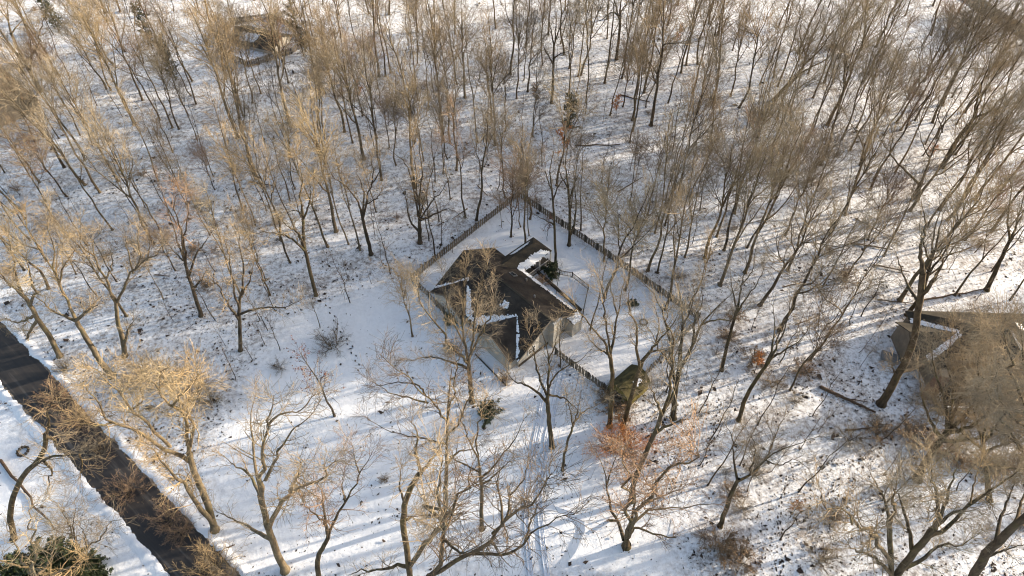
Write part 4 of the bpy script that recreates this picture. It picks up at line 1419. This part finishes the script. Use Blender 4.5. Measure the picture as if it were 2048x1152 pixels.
 ("forked tree inside the yard against the long fence", .26, "bark", "twig",
  [(1138, 490), (1140, 455), (1139, 410), (1136, 370)],
  [[(1136, 370), (1130, 330), (1135, 290), (1128, 250)], [(1141, 470), (1150, 440), (1152, 400), (1148, 350), (1155, 310)], [(1139, 400), (1150, 365), (1165, 335)], [(1137, 378), (1120, 345), (1115, 310)]]),
]


def smooth_path(P, k):
    """Catmull-Rom resample"""
    P = np.array(P); n = len(P)
    E = np.concatenate([[2 * P[0] - P[1]], P, [2 * P[-1] - P[-2]]])
    s = np.linspace(0, n - 1, k); i = np.clip(s.astype(int), 0, n - 2); t = (s - i)[:, None]
    p0, p1, p2, p3 = E[i], E[i + 1], E[i + 2], E[i + 3]
    return .5 * ((2 * p1) + (-p0 + p2) * t + (2 * p0 - 5 * p1 + 4 * p2 - p3) * t ** 2 + (-p0 + 3 * p1 - 3 * p2 + p3) * t ** 3)


def traced_tree(seed, label, rb, bark, twig, trunk_px, limbs_px, leaf=None, dense=1.0):
    rng = np.random.default_rng(seed)
    bx, by = ground(*trunk_px[0])
    root = empty("bare_tree", (bx, by, 0), 0, label, "tree")
    TREES.append((bx, by))
    org = np.array([bx, by, 0.0])
    known = []                                    # (px, py, depth offset, radius)
    tilt = rng.uniform(-.05, .05)
    def path(px_pts, off0, slope):
        out = []
        base = on_plane(*px_pts[0], by + off0)
        for p in px_pts:
            q = on_plane(*p, by + off0)
            off = off0 + slope * np.linalg.norm(q - base)
            out.append((on_plane(*p, by + off), off))
        return np.array([o[0] for o in out]), [o[1] for o in out]
    TP, offs = path(trunk_px, 0.0, tilt)
    TP -= org
    TP[0, 2] = min(TP[0, 2], 0)
    k = 14
    S = smooth_path(TP, k)[None]
    S[0, 1:-1] += rng.normal(scale=.03, size=(k - 2, 3))
    ends = any(math.hypot(l[0][0] - trunk_px[-1][0], l[0][1] - trunk_px[-1][1]) < 14 for l in limbs_px)
    rt = rb * .62 if ends else .03
    SR = np.linspace(rb, rt, k)[None, :].copy()
    for p, o, w in zip(trunk_px, offs, np.linspace(rb, rt, len(trunk_px))):
        known.append((p[0], p[1], o, w))
    # densify lookup
    kk = np.array(known)
    fP, fR = add_flare(S, SR, 1.55)
    obj("trunk", quad_mesh("trunk", *tubes(fP, fR, 9), M[bark], True), root)
    for li, lp in enumerate(limbs_px):
        # nearest place on what is already built
        tab = []
        for a in range(len(kk) - 1):
            if kk[a + 1][3] < 0: continue
            for f in np.linspace(0, 1, 6):
                tab.append(kk[a] * (1 - f) + kk[a + 1] * f)
        tab = np.array(tab)
        dd = (tab[:, 0] - lp[0][0]) ** 2 + (tab[:, 1] - lp[0][1]) ** 2
        w = tab[dd.argmin()]
        slope = rng.uniform(.15, .65) * (1 if rng.random() < .5 else -1)
        LP, lo = path(lp, w[2], slope)
        LP -= org
        Ltot = np.linalg.norm(np.diff(LP, axis=0), axis=1).sum()
        k = 14
        S = smooth_path(LP, k)[None]
        S[0, 2:] += rng.normal(scale=.02 + .004 * Ltot, size=(k - 2, 3))
        r0 = min(max(w[3] * .78, .07), .02 * Ltot + .055)
        SR = (r0 * (1 - np.linspace(0, 1, k) ** .8) + .018)[None, :]
        kk = np.concatenate([kk, [[0, 0, 0, -1]], np.array([(p[0], p[1], o, r0 * (1 - .8 * j / len(lp))) for j, (p, o) in enumerate(zip(lp, lo))])])
        lim = obj("limb", quad_mesh("limb", *tubes(S, SR, 7), M[bark], True), root)
        m2 = int(np.clip(Ltot * 1.05 * dense, 5, 26))
        B, BR = grow(rng, S, SR, m2, .18, 1.0, (28, 65), (1.4, min(3.8, .4 * Ltot + 1)), 7, .16, .17, .5, .012, .055, .03)
        E, ER = grow(rng, S, SR, 3, .9, 1.0, (8, 30), (1.2, 2.4), 6, .1, .14, .9, .01, .03)
        B = np.concatenate([B[:, :6], E]); BR = np.concatenate([BR[:, :6], ER])
        Cc, CR = grow(rng, B, BR, int(6 * dense), .12, 1.0, (25, 60), (.7, 2.1), 4, .1, .2, .6, .010, .028)
        T, TR = grow(rng, Cc, CR, 4, .15, 1.0, (22, 58), (.5, 1.25), 2, .08, .22, .8, .008, .013)
        tw = quad_mesh("twigs", *merge([tubes(B, BR, 4), tubes(Cc, CR, 3), tubes(T, TR, 3)]), M[twig])
        obj("twigs", tw, lim)
        if leaf:
            obj("leaves", quad_mesh("leaves", *leaf_quads(rng, Cc, 2, .09), M[leaf]), lim)
    return root


for i, (label, rb, bark, twig, tpx, lpx) in enumerate(TRACED):
    bark = {"bark": "bark_near"}.get(bark, bark)
    lf = "leaf_brown" if "brown leaf bits" in label else None
    traced_tree(900 + i, label, rb, bark, twig, tpx, lpx, lf, .6 if "bottom left corner" in label else 1.25 if "hides the roof" in label else 1.5 if "neighbouring" in label and ("veils" in label or "before" in label) else 1.0 if twig == "twig_pale" else .72)

# ---- slender trunks whose feet can be made out in the photograph
BASES = [(269, 248), (118, 277), (213, 178), (222, 180), (250, 103), (376, 230), (345, 255), (320, 240), (358, 258), (160, 270), (185, 290),
 (285, 200), (475, 275), (490, 275), (505, 205), (758, 153), (771, 152), (781, 145), (700, 200), (725, 232), (821, 240), (858, 214), (887, 280),
 (930, 195), (705, 285), (578, 245), (650, 280), (990, 290), (955, 285), (640, 265), (900, 285), (1130, 20), (1262, 122), (1288, 185), (1162, 150), (1156, 153),
 (1185, 65), (1138, 185), (1325, 80), (1395, 128), (1428, 205), (1461, 192), (1385, 185), (1372, 130), (1302, 250), (1265, 240), (1220, 230),
 (1048, 160), (1085, 130), (1515, 215), (1478, 215), (1690, 72), (1793, 245), (1801, 260), (1830, 240), (1865, 245), (225, 460), (307, 488), (170, 370),
 (200, 385), (236, 362), (97, 577), (48, 540), (485, 420), (512, 357), (510, 445), (697, 488), (720, 500), (655, 493), (580, 525), (523, 372),
 (763, 360), (886, 347), (913, 340), (895, 318), (931, 435), (953, 440), (830, 375), (1022, 473), (1041, 453), (1051, 489), (1060, 437), (1003, 454), (1058, 470),
 (1143, 415), (1295, 430), (1310, 465), (1260, 403), (1382, 395), (1400, 420), (1357, 388), (1410, 515), (1448, 500), (1468, 425), (1208, 522), (1330, 450), (1315, 545),
 (1296, 540), (1330, 618), (1209, 595), (1250, 580), (1440, 570), (1575, 540), (1570, 470), (1895, 440), (1880, 420), (1740, 380), (1790, 345), (1800, 600), (1910, 590), (2020, 600),
 (1720, 330), (1655, 250), (1700, 300), (1640, 330), (1605, 390), (1545, 330), (1660, 470), (1690, 430), (1930, 480), (1985, 460), (2000, 380), (1950, 400), (1525, 440), (1500, 360),
 (1490, 545), (1520, 610), (1560, 660), (1620, 720), (1580, 780), (1845, 950), (1775, 1003), (1765, 1000), (1495, 982), (825, 672), (640, 655), (420, 470), (455, 520), (540, 590), (60, 480), (20, 420)]
SMALL = {(825, 672): .62, (640, 655): .3, (1765, 1000): .35, (1775, 1003): .4, (1495, 982): .55, (1003, 454): .45, (1041, 453): .6, (1051, 489): .75, (1058, 470): .8, (1022, 473): .9, (1845, 950): .5}
INDIV = {(1022, 473): "straight tree standing in the yard behind the porch, left of its neighbours", (1041, 453): "thin tree in the yard's back corner", (1051, 489): "slim tree in the yard nearest the porch roof",
 (1060, 437): "bare tree in the apex of the yard's back corner", (1003, 454): "thin young tree beside the upper left fence inside the yard", (1058, 470): "slim tree in the yard just right of the porch tree",
 (825, 672): "short bare tree on the lawn between the left fence corner and the house", (640, 655): "thin sapling at the top of the lawn with a dark foot", (307, 488): "straight golden trunk in the left woods below the red topped trees",
 (225, 460): "dark footed trunk beside the y forked tree", (269, 248): "lone straight trunk on bare snow in the upper left woods", (1209, 595): "tree in the yard near the patio railing's right end",
 (1250, 580): "tree in the yard behind the stone fire ring", (1845, 950): "short thick leaning trunk below the neighbouring house", (1495, 982): "small tree beside the lower right tangled tree",
 (48, 540): "dark footed trunk at the left edge above the road"}
for i, b in enumerate(BASES):
    x, y = ground(*b)
    pr = PROTO[rr.randrange(len(PROTO))]
    sc = SMALL.get(b, rr.uniform(.78, 1.06))
    if b in INDIV:
        place_tree(x, y, pr, sc, rr.uniform(0, 6.28), INDIV[b])
    else:
        key, lb = region(x, y)
        place_tree(x, y, pr, sc, rr.uniform(0, 6.28), lb, lb.replace("slender bare tree", "slender trees"), lean=(rr.gauss(0, .03), rr.gauss(0, .03)))

# ---- the rest of the wood, scattered between the traced trunks
HOUSES = [(ground(1990, 770), 14), (ground(-28, 208), 12), (ground(522, 80), 9), (ground(1030, 640), 4)]
CLEAR = [gp((440, 106), (462, 44), (545, 34), (625, 78), (497, 132)), gp((1690, 130), (1790, 20), (1700, -30), (1620, 60))]


def free(x, y, dmin, wood_only=True):
    if wood_only and (inside(YARD, x, y) or inside(LAWN, x, y) or inside(LEFT, x, y)): return False
    if abs(float(road_dist(x, y))) < ROAD_HW + 3.2: return False
    if any((x - h[0][0]) ** 2 + (y - h[0][1]) ** 2 < h[1] ** 2 for h in HOUSES): return False
    if any(inside(c, x, y) for c in CLEAR): return False
    return all((x - a) ** 2 + (y - b) ** 2 > dmin * dmin for a, b in TREES)


count = 0
tries = 0
while count < 190 and tries < 14000:
    tries += 1
    px, py = rr.uniform(-40, 2090), rr.uniform(-10, 640)
    if rr.random() > (0.42 + .5 * (py < 300)) : continue
    x, y = ground(px, py)
    if not free(x, y, 3.0): continue
    key, lb = region(x, y)
    place_tree(x, y, PROTO[rr.randrange(len(PROTO))], rr.uniform(.6, 1.02), rr.uniform(0, 6.28), lb, lb.replace("slender bare tree", "slender trees").replace("bare woodland tree", "woodland trees"), lean=(rr.gauss(0, .035), rr.gauss(0, .035)))
    count += 1
# trees just past the right edge whose crowns and shadows reach into the picture
for k in range(22):
    for _ in range(40):
        x, y = rr.uniform(58, 175), rr.uniform(12, 135)
        px, py = project(x, y, 0)
        if px < 2060 or px > 3600 or not free(x, y, 6.0): continue
        place_tree(x, y, PROTO[rr.randrange(len(PROTO))], rr.uniform(.75, 1.0), rr.uniform(0, 6.28), "bare woodland tree past the neighbouring house on the right", "woodland trees past the neighbouring house on the right")
        break

# ---- saplings and thin understorey stems
SAP_PX = [(656, 527), (695, 555), (743, 567), (858, 482), (765, 530), (690, 600), (700, 605), (535, 660), (530, 690), (345, 640), (1112, 590), (1180, 660), (870, 520), (780, 545), (750, 470),
 (1600, 560), (1650, 600), (1700, 650), (1640, 700), (1718, 705), (1600, 900), (1700, 990), (1480, 930), (1420, 880), (1400, 930), (1560, 1080), (560, 700), (450, 690), (430, 640), (505, 720), (470, 760), (520, 640)]
cnt = 0
def place_sap(x, y):
    px, py = project(x, y, 0)
    side = ("left of the lawn" if px < 860 and py > 400 else "behind the back fence" if 700 < px < 1420 and py < 640 else "in the upper left woods" if px < 760 else "in the upper right woods" if py < 420 else "on the slope right of the yard")
    s = SAPL[rr.randrange(5)]
    place_tree(x, y, s, rr.uniform(.7, 1.15), rr.uniform(0, 6.28), "thin dark sapling " + side, "understorey saplings " + side, "sapling", "sapling")
for b in SAP_PX:
    place_sap(*ground(*b)); cnt += 1
tries = 0
while cnt < 292 and tries < 12000:
    tries += 1
    px, py = rr.uniform(0, 2048), rr.uniform(10, 1000)
    x, y = ground(px, py)
    if py > 640 and (px < 500): continue
    if not free(x, y, 2.2): continue
    place_sap(x, y); cnt += 1

# ---- small trees and saplings still holding leaves
def leafy(px, py, h, r, leafm, label, per=5, size=.1, seed=1, n2=14, twig="twig_dark"):
    rng = np.random.default_rng(seed)
    x, y = ground(px, py)
    tr, cr, (B, C) = sapling(seed, h, r, n2)
    root = empty("leafy_sapling", (x, y, -.03), 0, label, "sapling")
    obj("trunk", quad_mesh("trunk", *tr, M["bark_dark"], True), root)
    c = obj("crown", quad_mesh("crown", *cr, M[twig]), root)
    obj("leaves", quad_mesh("leaves", *leaf_quads(rng, C, per, size), M[leafm]), c)
    TREES.append((x, y))

leafy(669, 832, 13, .15, "leaf_red", "small tree with clinging dark red leaves at the bottom of the shaded lawn", 3, .11, 41, 26)
leafy(1126, 330, 8.0, .07, "leaf_orange", "rust orange leaved sapling in the woods behind the back fence", 12, .13, 42)
leafy(1232, 232, 4.0, .05, "leaf_orange", "tiny bright orange sapling in the woods above the long fence", 8, .10, 43)
leafy(1348, 98, 5.0, .05, "leaf_orange", "orange leaved sapling on the sunlit rise at top right of centre", 7, .10, 44)
leafy(1858, 322, 3.0, .04, "leaf_orange", "tiny orange sapling beside the thick forked tree in the right woods", 8, .09, 47)
leafy(1508, 745, 3.5, .04, "leaf_orange", "orange leaved sapling on the littered slope right of the yard", 8, .10, 48)
leafy(305, 75, 11, .09, "leaf_red", "dark red leaved tree in the upper left woods", 3, .16, 49, 16)
leafy(1094, 480, 5.5, .05, "leaf_red", "purplish leaved sapling on the yard snow behind the patio", 3, .09, 50, 12)
leafy(722, 205, 4.5, .05, "leaf_orange", "rusty leaved sapling in the left centre woods", 7, .11, 51)
leafy(1580, 1035, 4.0, .05, "leaf_orange", "orange tinged sapling beside the footprints in the lower right", 5, .09, 52)
leafy(1070, 215, 5.0, .05, "leaf_brown", "brown leaved sapling left of the evergreen behind the back fence", 8, .11, 53)
leafy(905, 505, 4.5, .04, "leaf_brown", "pale brown sapling inside the upper left fence", 2, .08, 54, 8)

# ---- evergreens
def cedar(px, py, h, w, label, seed, bare=False):
    rng = np.random.default_rng(seed)
    x, y = ground(px, py)
    root = empty("cedar_tree", (x, y, -.05), 0, label, "evergreen tree")
    P, R = stem(rng, h, .03 * h ** .8 * .5 + .05, 9, (0, 0), .02, .1)
    obj("trunk", quad_mesh("trunk", *tubes(P, R, 6), M["bark_dark"], True), root)
    B, BR = grow(rng, P, R, 90, .06, 1.0, (45, 80), (w * .4, w * .75), 5, .12, .15, .5, .01, .03)
    C, CR = grow(rng, B, BR, 6, .2, 1.0, (25, 60), (.25, .6), 3, .1, .2, .7, .006, .012)
    c = obj("crown", quad_mesh("crown", *merge([tubes(B, BR, 3), tubes(C, CR, 3)]), M["twig_dark"]), root)
    obj("needles", quad_mesh("needles", *leaf_quads(rng, C, 10, .11, .1), M["needle"]), c)
    TREES.append((x, y))

cedar(1138, 262, 7.5, 3.4, "olive green cedar in the woods behind the back fence", 61)
cedar(608, 112, 11, 4.6, "dark cedar beside the far fenced clearing", 62)
cedar(303, 92, 9, 2.6, "narrow dark cedar in the upper left woods", 63)
cedar(352, 160, 9, 3.0, "cedar right of the narrow one in the upper left woods", 64)
cedar(118, 62, 8, 3.0, "brownish cedar near the upper left corner", 65)


def evergreen_shrub(px, py, h, w, label, seed, leafm="leaf_green", per=6, size=.12, twig="twig_dark", stems=22, name="evergreen_shrub"):
    rng = np.random.default_rng(seed)
    x, y = ground(px, py)
    root = empty(name, (x, y, 0), 0, label, "shrub")
    s, t, (B, C) = shrub(seed, h, w, stems)
    obj("stems", quad_mesh("stems", *s, M["bark_dark"], True), root)
    tw = obj("twigs", quad_mesh("twigs", *t, M[twig]), root)
    if leafm:
        obj("leaves", quad_mesh("leaves", *leaf_quads(rng, C, per, size), M[leafm]), tw)

evergreen_shrub(978, 828, 2.0, 2.6, "round half bare evergreen shrub on the lawn below the front walk", 71, per=5, twig="twig_pale")
evergreen_shrub(60, 1160, 3.4, 5.5, "dark green hedge clump in the bottom left corner", 72, per=12, size=.17, stems=44)
evergreen_shrub(122, 1150, 3.4, 5.0, "dark green hedge clump beside the small forked tree", 73, per=12, size=.17, stems=44)
evergreen_shrub(185, 1160, 2.8, 4.0, "right end of the dark green hedge by the snowy verge", 74, per=8, size=.14, stems=30)
evergreen_shrub(1104, 545, 1.7, 2.4, "dark bush inside the bend of the wooden railing", 75, per=8, size=.12)
evergreen_shrub(900, 640, 1.5, 2.0, "low evergreen bush by the left front gable", 76, per=8, size=.11)
evergreen_shrub(1222, 902, 4.2, 6.0, "broad rust orange shrub below the mossy shed, left of two", 78, "leaf_orange", 5, .06, "twig_orange", 30, "orange_shrub")
evergreen_shrub(1258, 905, 4.2, 5.5, "rust orange shrub below the mossy shed, right of two", 79, "leaf_orange", 5, .06, "twig_orange", 30, "orange_shrub")
evergreen_shrub(1266, 610, .8, 1.0, "tiny dark bush on the yard snow above the stone ring", 77, per=6, size=.09)

# ---- leafless brush
BRUSH = []
for i in range(5):
    s, t, (B, C) = shrub(500 + i, 2.2, 2.8, 26, 7, 5)
    BRUSH.append((quad_mesh("stems", *s, M["bark"], True), {k: None for k in ("twig", "twig_red", "twig_pale", "twig_dark", "leaf_brown")}, t, C))


def brush(px, py, sx, sz, mat, label, group=None, k=None):
    i = rr.randrange(5) if k is None else k
    st, cache, t, C = BRUSH[i]
    if cache[mat] is None:
        if mat == "leaf_brown":
            v1, q1 = leaf_quads(np.random.default_rng(i), C, 3, .055)
            cache[mat] = quad_mesh("dead_leaves", v1, q1, M["leaf_brown"])
            if cache["twig"] is None: cache["twig"] = quad_mesh("twigs", *t, M["twig"])
        else:
            cache[mat] = quad_mesh("twigs", *t, M[mat])
    x, y = ground(px, py)
    root = empty("brush", (x, y, 0), rr.uniform(0, 6.28), label, "bush", group)
    root.scale = (sx, sx, sz)
    if group:
        NUMBERED.setdefault(label, []).append((px, root))
    obj("stems", st, root)
    if mat == "leaf_brown":
        tw = obj("twigs", cache["twig"], root)
        obj("dead_leaves", cache[mat], tw)
    else:
        obj("twigs", cache[mat], root)


for px, py, sx, sz, m, lb in [
    (340, 768, 1.9, 1.7, "twig_pale", "wide pale brush behind the roadside oak's crown"), (295, 752, 1.6, 1.5, "twig_pale", "pale brush left of the wide pale clump behind the oak"),
    (390, 790, 1.4, 1.3, "twig_red", "reddish brush right of the roadside oak"), (425, 805, 1.2, 1.2, "twig_pale", "tan brush at the lawn's left edge below the straight rusty tree"),
    (255, 985, 1.7, 1.5, "twig_red", "reddish brush overhanging the middle of the road"), (340, 1040, 1.4, 1.2, "twig_red", "reddish brush on the right road edge below the overhang"),
    (370, 1062, 1.2, 1.0, "twig_red", "low rusty brush on the right verge beside the oak's foot"), (420, 1138, 2.0, 1.5, "twig_pale", "pale brush across the road at the bottom edge"),
    (455, 1165, 1.6, 1.3, "twig", "tan brush on the right verge at the bottom edge"), (120, 800, 1.5, 1.4, "twig_red", "rusty brush over the road's right edge at the left"),
    (165, 850, 1.6, 1.4, "twig_red", "rusty brush over the road below the golden oak"), (200, 900, 1.3, 1.2, "twig", "tan brush above the reddish road overhang"),
    (665, 692, 1.7, 1.3, "twig_dark", "sprawling dark weeping bush in the middle of the shaded lawn"), (902, 705, .8, .8, "leaf_brown", "brown clipped bush before the front wall"),
    (1080, 572, .9, .7, "leaf_brown", "tan grass clump by the back wall inside the patio"), (1232, 812, 1.5, .9, "leaf_brown", "brown brush heaped against the mossy shed"),
    (1212, 795, 1.1, .9, "leaf_brown", "brown brush at the fence corner left of the shed"), (1250, 835, 1.1, .7, "twig_red", "rusty brush between the two shed trees"),
    (1425, 200, 1.5, .8, "twig", "tan root brush below the leaning tree at upper right"), (1515, 240, 1.3, .8, "leaf_brown", "brown thicket under the upper right leaning trunk"),
    (1505, 720, 1.2, .9, "leaf_brown", "brown leafy brush on the slope right of the fence"), (1540, 765, 1.4, 1.0, "twig", "tan brush below the brown leafy brush on the slope"),
    (1600, 745, 1.2, .9, "leaf_brown", "brown brush beside the footprint trail"), (1700, 880, 1.3, .9, "twig", "tan brush left of the short leaning trunk"),
    (1755, 868, 1.2, .8, "leaf_brown", "dry brown brush above the short leaning trunk"), (1820, 872, 1.6, .8, "leaf_brown", "brown hedge brush at the left of the neighbouring yard"),
    (1870, 895, 1.7, .8, "leaf_brown", "brown hedge brush along the neighbouring yard, second from the left"), (1920, 918, 1.7, .8, "leaf_brown", "brown hedge brush along the neighbouring yard, third from the left"),
    (1975, 930, 1.7, .8, "leaf_brown", "brown hedge brush along the neighbouring yard, fourth from the left"), (2030, 938, 1.7, .8, "leaf_brown", "brown hedge brush at the right edge of the picture"),
    (1840, 680, 1.6, 1.2, "leaf_brown", "brown thicket against the neighbouring house's left corner"), (1870, 720, 1.5, 1.3, "twig", "tan thicket before the neighbouring house's left wall"),
    (1880, 650, 1.5, 1.3, "twig", "tan thicket above the neighbouring house's left corner"), (1440, 1090, 1.4, 1.0, "leaf_brown", "brown dead brush at the bottom right of the many stemmed tree"),
    (1480, 1120, 1.3, .9, "leaf_brown", "brown dead brush heap at the bottom edge right of centre"), (1640, 1120, 1.4, 1.0, "twig_pale", "pale brush at the bottom edge right of the footprints"),
    (680, 190, 1.6, 1.1, "twig_red", "dark reddish brush in the left centre woods"), (1665, 100, 1.2, .6, "leaf_brown", "low brown scrub on the open snow at upper right"),
    (1930, 60, 2.4, 2.0, "twig", "olive thicket in the upper right corner clearing edge"), (1975, 85, 2.4, 2.0, "twig", "dense olive thicket at the upper right edge"),
    (2020, 60, 2.6, 2.2, "twig_pale", "tall olive thicket in the extreme upper right corner"), (1900, 35, 2.2, 1.8, "twig", "olive thicket left of the upper right corner"),
    (255, 765, 1.1, .9, "twig_red", "rusty brush at the golden oak's foot"), (130, 740, 1.0, .8, "twig", "tan weeds by the stout roadside tree"), (560, 735, .8, .6, "twig_dark", "small dark weeds at the lawn's left margin"),
    (770, 960, .45, .35, "leaf_brown", "tiny brown tuft on the sunlit lawn"), (1690, 560, 1.3, 1.0, "leaf_brown", "brown snag brush on the slope above the footprints"), (1010, 760, .7, .8, "leaf_brown", "tan bush at the house's near corner"),
]:
    brush(px, py, sx, sz, m, lb)
cnt = 0; tries = 0
while cnt < 70 and tries < 4000:
    tries += 1
    px, py = rr.uniform(0, 2048), rr.uniform(20, 1100)
    x, y = ground(px, py)
    if (px < 420 and py > 620) or not free(x, y, 1.6): continue
    where = "left woods" if px < 700 else "woods behind the yard" if px < 1400 and py < 640 else "right woods" if py < 640 else "littered slope right of the yard"
    brush(px, py, rr.uniform(.4, 1.0), rr.uniform(.35, .8), rr.choice(["twig", "twig_red", "twig", "leaf_brown", "twig_dark"]), "low leafless undergrowth in the " + where, "undergrowth clumps in the " + where)
    cnt += 1

# ---- fallen logs
def log(p, q, r, label, stubs=3):
    a = np.array(ground(*p)); b = np.array(ground(*q))
    rng = np.random.default_rng(int(p[0] * 7 + p[1]))
    L = np.linalg.norm(b - a)
    k = 10
    P = np.zeros((1, k, 3))
    s = np.linspace(0, 1, k)
    P[0, :, :2] = (b - a)[None] * s[:, None]
    P[0, 1:-1, :2] += rng.normal(scale=.02 * L / 3, size=(k - 2, 2))
    P[0, :, 2] = r * .6 + .05 * rng.random(k)
    R = (r * (1 - .5 * s))[None]
    V, Q = tubes(P, R, 8)
    me = quad_mesh("fallen_log", V, Q, M["log"], True)
    root = empty("fallen_log", (a[0], a[1], 0), 0, label, "log")
    obj("log_trunk", me, root)
    caps = MB(); caps.poly(V[:8]); caps.poly(V[-8:]); caps.build("cut_end", M["wood_fence"], root)
    B, BR = grow(rng, P, R, stubs, .2, .95, (40, 75), (.5, 1.6), 4, .25, .15, .4, .015, .05)
    obj("branch_stubs", quad_mesh("branch_stubs", *tubes(B, BR, 4), M["log"], True), root)

for p, q, r, lb in [
    ((2, 921), (110, 1061), .17, "long fallen pole on the snowy lawn left of the road"), ((1640, 775), (1750, 826), .24, "thick curved log on the slope left of the huge mossy trunk"),
    ((1685, 797), (1733, 804), .10, "short thin log above the thick curved log"), ((1700, 487), (1785, 500), .15, "dark log on the right slope, upper of two"), ((1745, 530), (1820, 545), .13, "dark log on the right slope, lower of two"),
    ((1710, 437), (1800, 485), .10, "long thin log slanting above the two dark logs"), ((1755, 600), (1830, 608), .10, "thin log left of the dark based tree"), ((1840, 602), (1975, 578), .14, "long log leading to the dark forked tree at the right edge"),
    ((1690, 861), (1765, 855), .12, "horizontal log among the dry brush lower right"), ((935, 418), (905, 438), .10, "dark log outside the upper left fence, right of two"), ((888, 445), (875, 452), .09, "short dark log outside the upper left fence, left of two"),
    ((500, 364), (545, 372), .14, "brown log in the left centre woods"), ((1150, 292), (1240, 290), .14, "long brown log in the woods behind the orange sapling"), ((1235, 385), (1285, 355), .12, "slanting log in the woods above the long fence"),
    ((310, 550), (340, 553), .10, "short log left of the broom shaped tree"), ((1565, 575), (1625, 560), .10, "thin log by the footprint trail's top"), ((1240, 190), (1300, 205), .12, "log half buried on the sunlit rise"),
    ((1640, 1098), (1665, 1100), .12, "short log near the bottom right footprints"), ((955, 372), (975, 392), .09, "leaning dead branch outside the fence's back corner"), ((430, 1108), (470, 1090), .12, "broken branch on the right road verge at the bottom"),
    ((170, 625), (205, 592), .12, "dark log in front of the golden oak"), ((1590, 650), (1640, 632), .09, "thin dead stem across the footprint trail"), ((1480, 60), (1530, 75), .10, "thin log on bright snow at upper right")]:
    log(p, q, r, lb)

# ---- give every one of the alike trees, saplings and clumps its own place in the row
def ordinal(n):
    return str(n) + ("th" if 10 <= n % 100 <= 20 else {1: "st", 2: "nd", 3: "rd"}.get(n % 10, "th"))


for lb, items in NUMBERED.items():
    if "past the neighbouring house" in lb:
        continue
    for n, (_, o) in enumerate(sorted(items, key=lambda t: t[0])):
        o["label"] = ordinal(n + 1) + " from the left, " + lb

# ------------------------------------------------------------------ leaf litter and footprints
def litter():
    rng = np.random.default_rng(5)
    n = 240000
    px = rng.uniform(-20, 2070, n); py = rng.uniform(-15, 1170, n)
    X = (px - 1024) / FPX; Y = (py - 576) / FPX
    dn = SP + Y * CP
    x = X * CAM_H / dn; y = (CP - Y * SP) * CAM_H / dn
    cl = np.sin(x * .23 + 2 * np.sin(y * .11)) + np.sin(y * .31 + 1.7 * np.sin(x * .13)) + .8 * np.sin(x * .9) * np.cos(y * .8)
    dens = np.clip(.30 + .16 * cl, .06, 1.0)
    dens *= np.where(inside(YARD, x, y), .05, 1) * np.where(inside(LAWN, x, y), .13, 1) * np.where(inside(LEFT, x, y), .10, 1)
    dens *= np.where(np.abs(road_dist(x, y)) < ROAD_HW + .3, .05, 1)
    dens *= np.where((px > 1480) & (py > 560), .85, 1)
    keep = rng.random(n) < dens * .7
    x, y = x[keep], y[keep]
    tx = np.array(TREES); kx = rng.integers(0, len(tx), 5200); ra = rng.uniform(0, 6.28, 5200); rd = np.abs(rng.normal(scale=.45, size=5200)) + .15
    x = np.concatenate([x, tx[kx, 0] + np.cos(ra) * rd]); y = np.concatenate([y, tx[kx, 1] + np.sin(ra) * rd])
    m = len(x)
    s = np.exp(rng.normal(-2.65, .62, m))
    a = rng.uniform(0, 6.28, m)
    el = rng.uniform(.4, .9, m)
    V = np.zeros((m, 4, 3))
    for j in range(4):
        t = a + j * math.pi / 2 + rng.normal(scale=.3, size=m)
        rad = s * (1 if j % 2 == 0 else el) * rng.uniform(.7, 1.25, m)
        V[:, j, 0] = x + np.cos(t) * rad
        V[:, j, 1] = y + np.sin(t) * rad
        V[:, j, 2] = .015 + rng.uniform(-.02, .10, m) * (s / .15)
    o = obj("leaf_litter", quad_mesh("leaf_litter", V, np.arange(m * 4).reshape(m, 4), M["litter"]))
    tag(o, "dark fallen leaves and twigs strewn over the snow of the woods", "leaf litter", None, "stuff")


litter()


def footprints(paths, label, name, step=.62, side=.13):
    rng = np.random.default_rng(9)
    mb = MB()
    for pth in paths:
        pts = np.array([ground(*p) for p in pth])
        seg = np.linalg.norm(np.diff(pts, axis=0), axis=1); cum = np.concatenate([[0], np.cumsum(seg)])
        for k, s in enumerate(np.arange(0, cum[-1], step)):
            c = np.array([np.interp(s, cum, pts[:, 0]), np.interp(s, cum, pts[:, 1])])
            d = np.array([np.interp(s + .5, cum, pts[:, 0]), np.interp(s + .5, cum, pts[:, 1])]) - c
            if np.linalg.norm(d) < 1e-6: continue
            d /= np.linalg.norm(d); nn = np.array([-d[1], d[0]])
            c = c + nn * side * (1 if k % 2 else -1) + rng.normal(scale=.05, size=2)
            b = len(mb.v)
            for j in range(8):
                t = j * math.pi / 4
                q = c + d * math.cos(t) * .20 * rng.uniform(.8, 1.2) + nn * math.sin(t) * .10
                mb.v.append((q[0], q[1], .022))
            mb.f.append(tuple(b + j for j in range(8)))
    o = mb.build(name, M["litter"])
    tag(o, label, "footprints", None, "stuff")


footprints([[(1660, 560), (1645, 590), (1635, 640), (1632, 690), (1622, 740), (1608, 780)], [(1440, 800), (1432, 850), (1420, 905), (1405, 940)],
            [(1575, 960), (1562, 1000), (1558, 1040), (1563, 1075), (1568, 1110), (1562, 1160)], [(1680, 960), (1660, 985), (1650, 1010)]],
           "dark footprint trails winding down the slope right of the yard", "footprints")
footprints([[(655, 610), (670, 640), (678, 665), (700, 690), (712, 720), (722, 745)], [(1322, 830), (1300, 800), (1280, 790)]], "faint animal tracks across the shaded lawn and beside the shed", "animal_tracks", .8, .2)
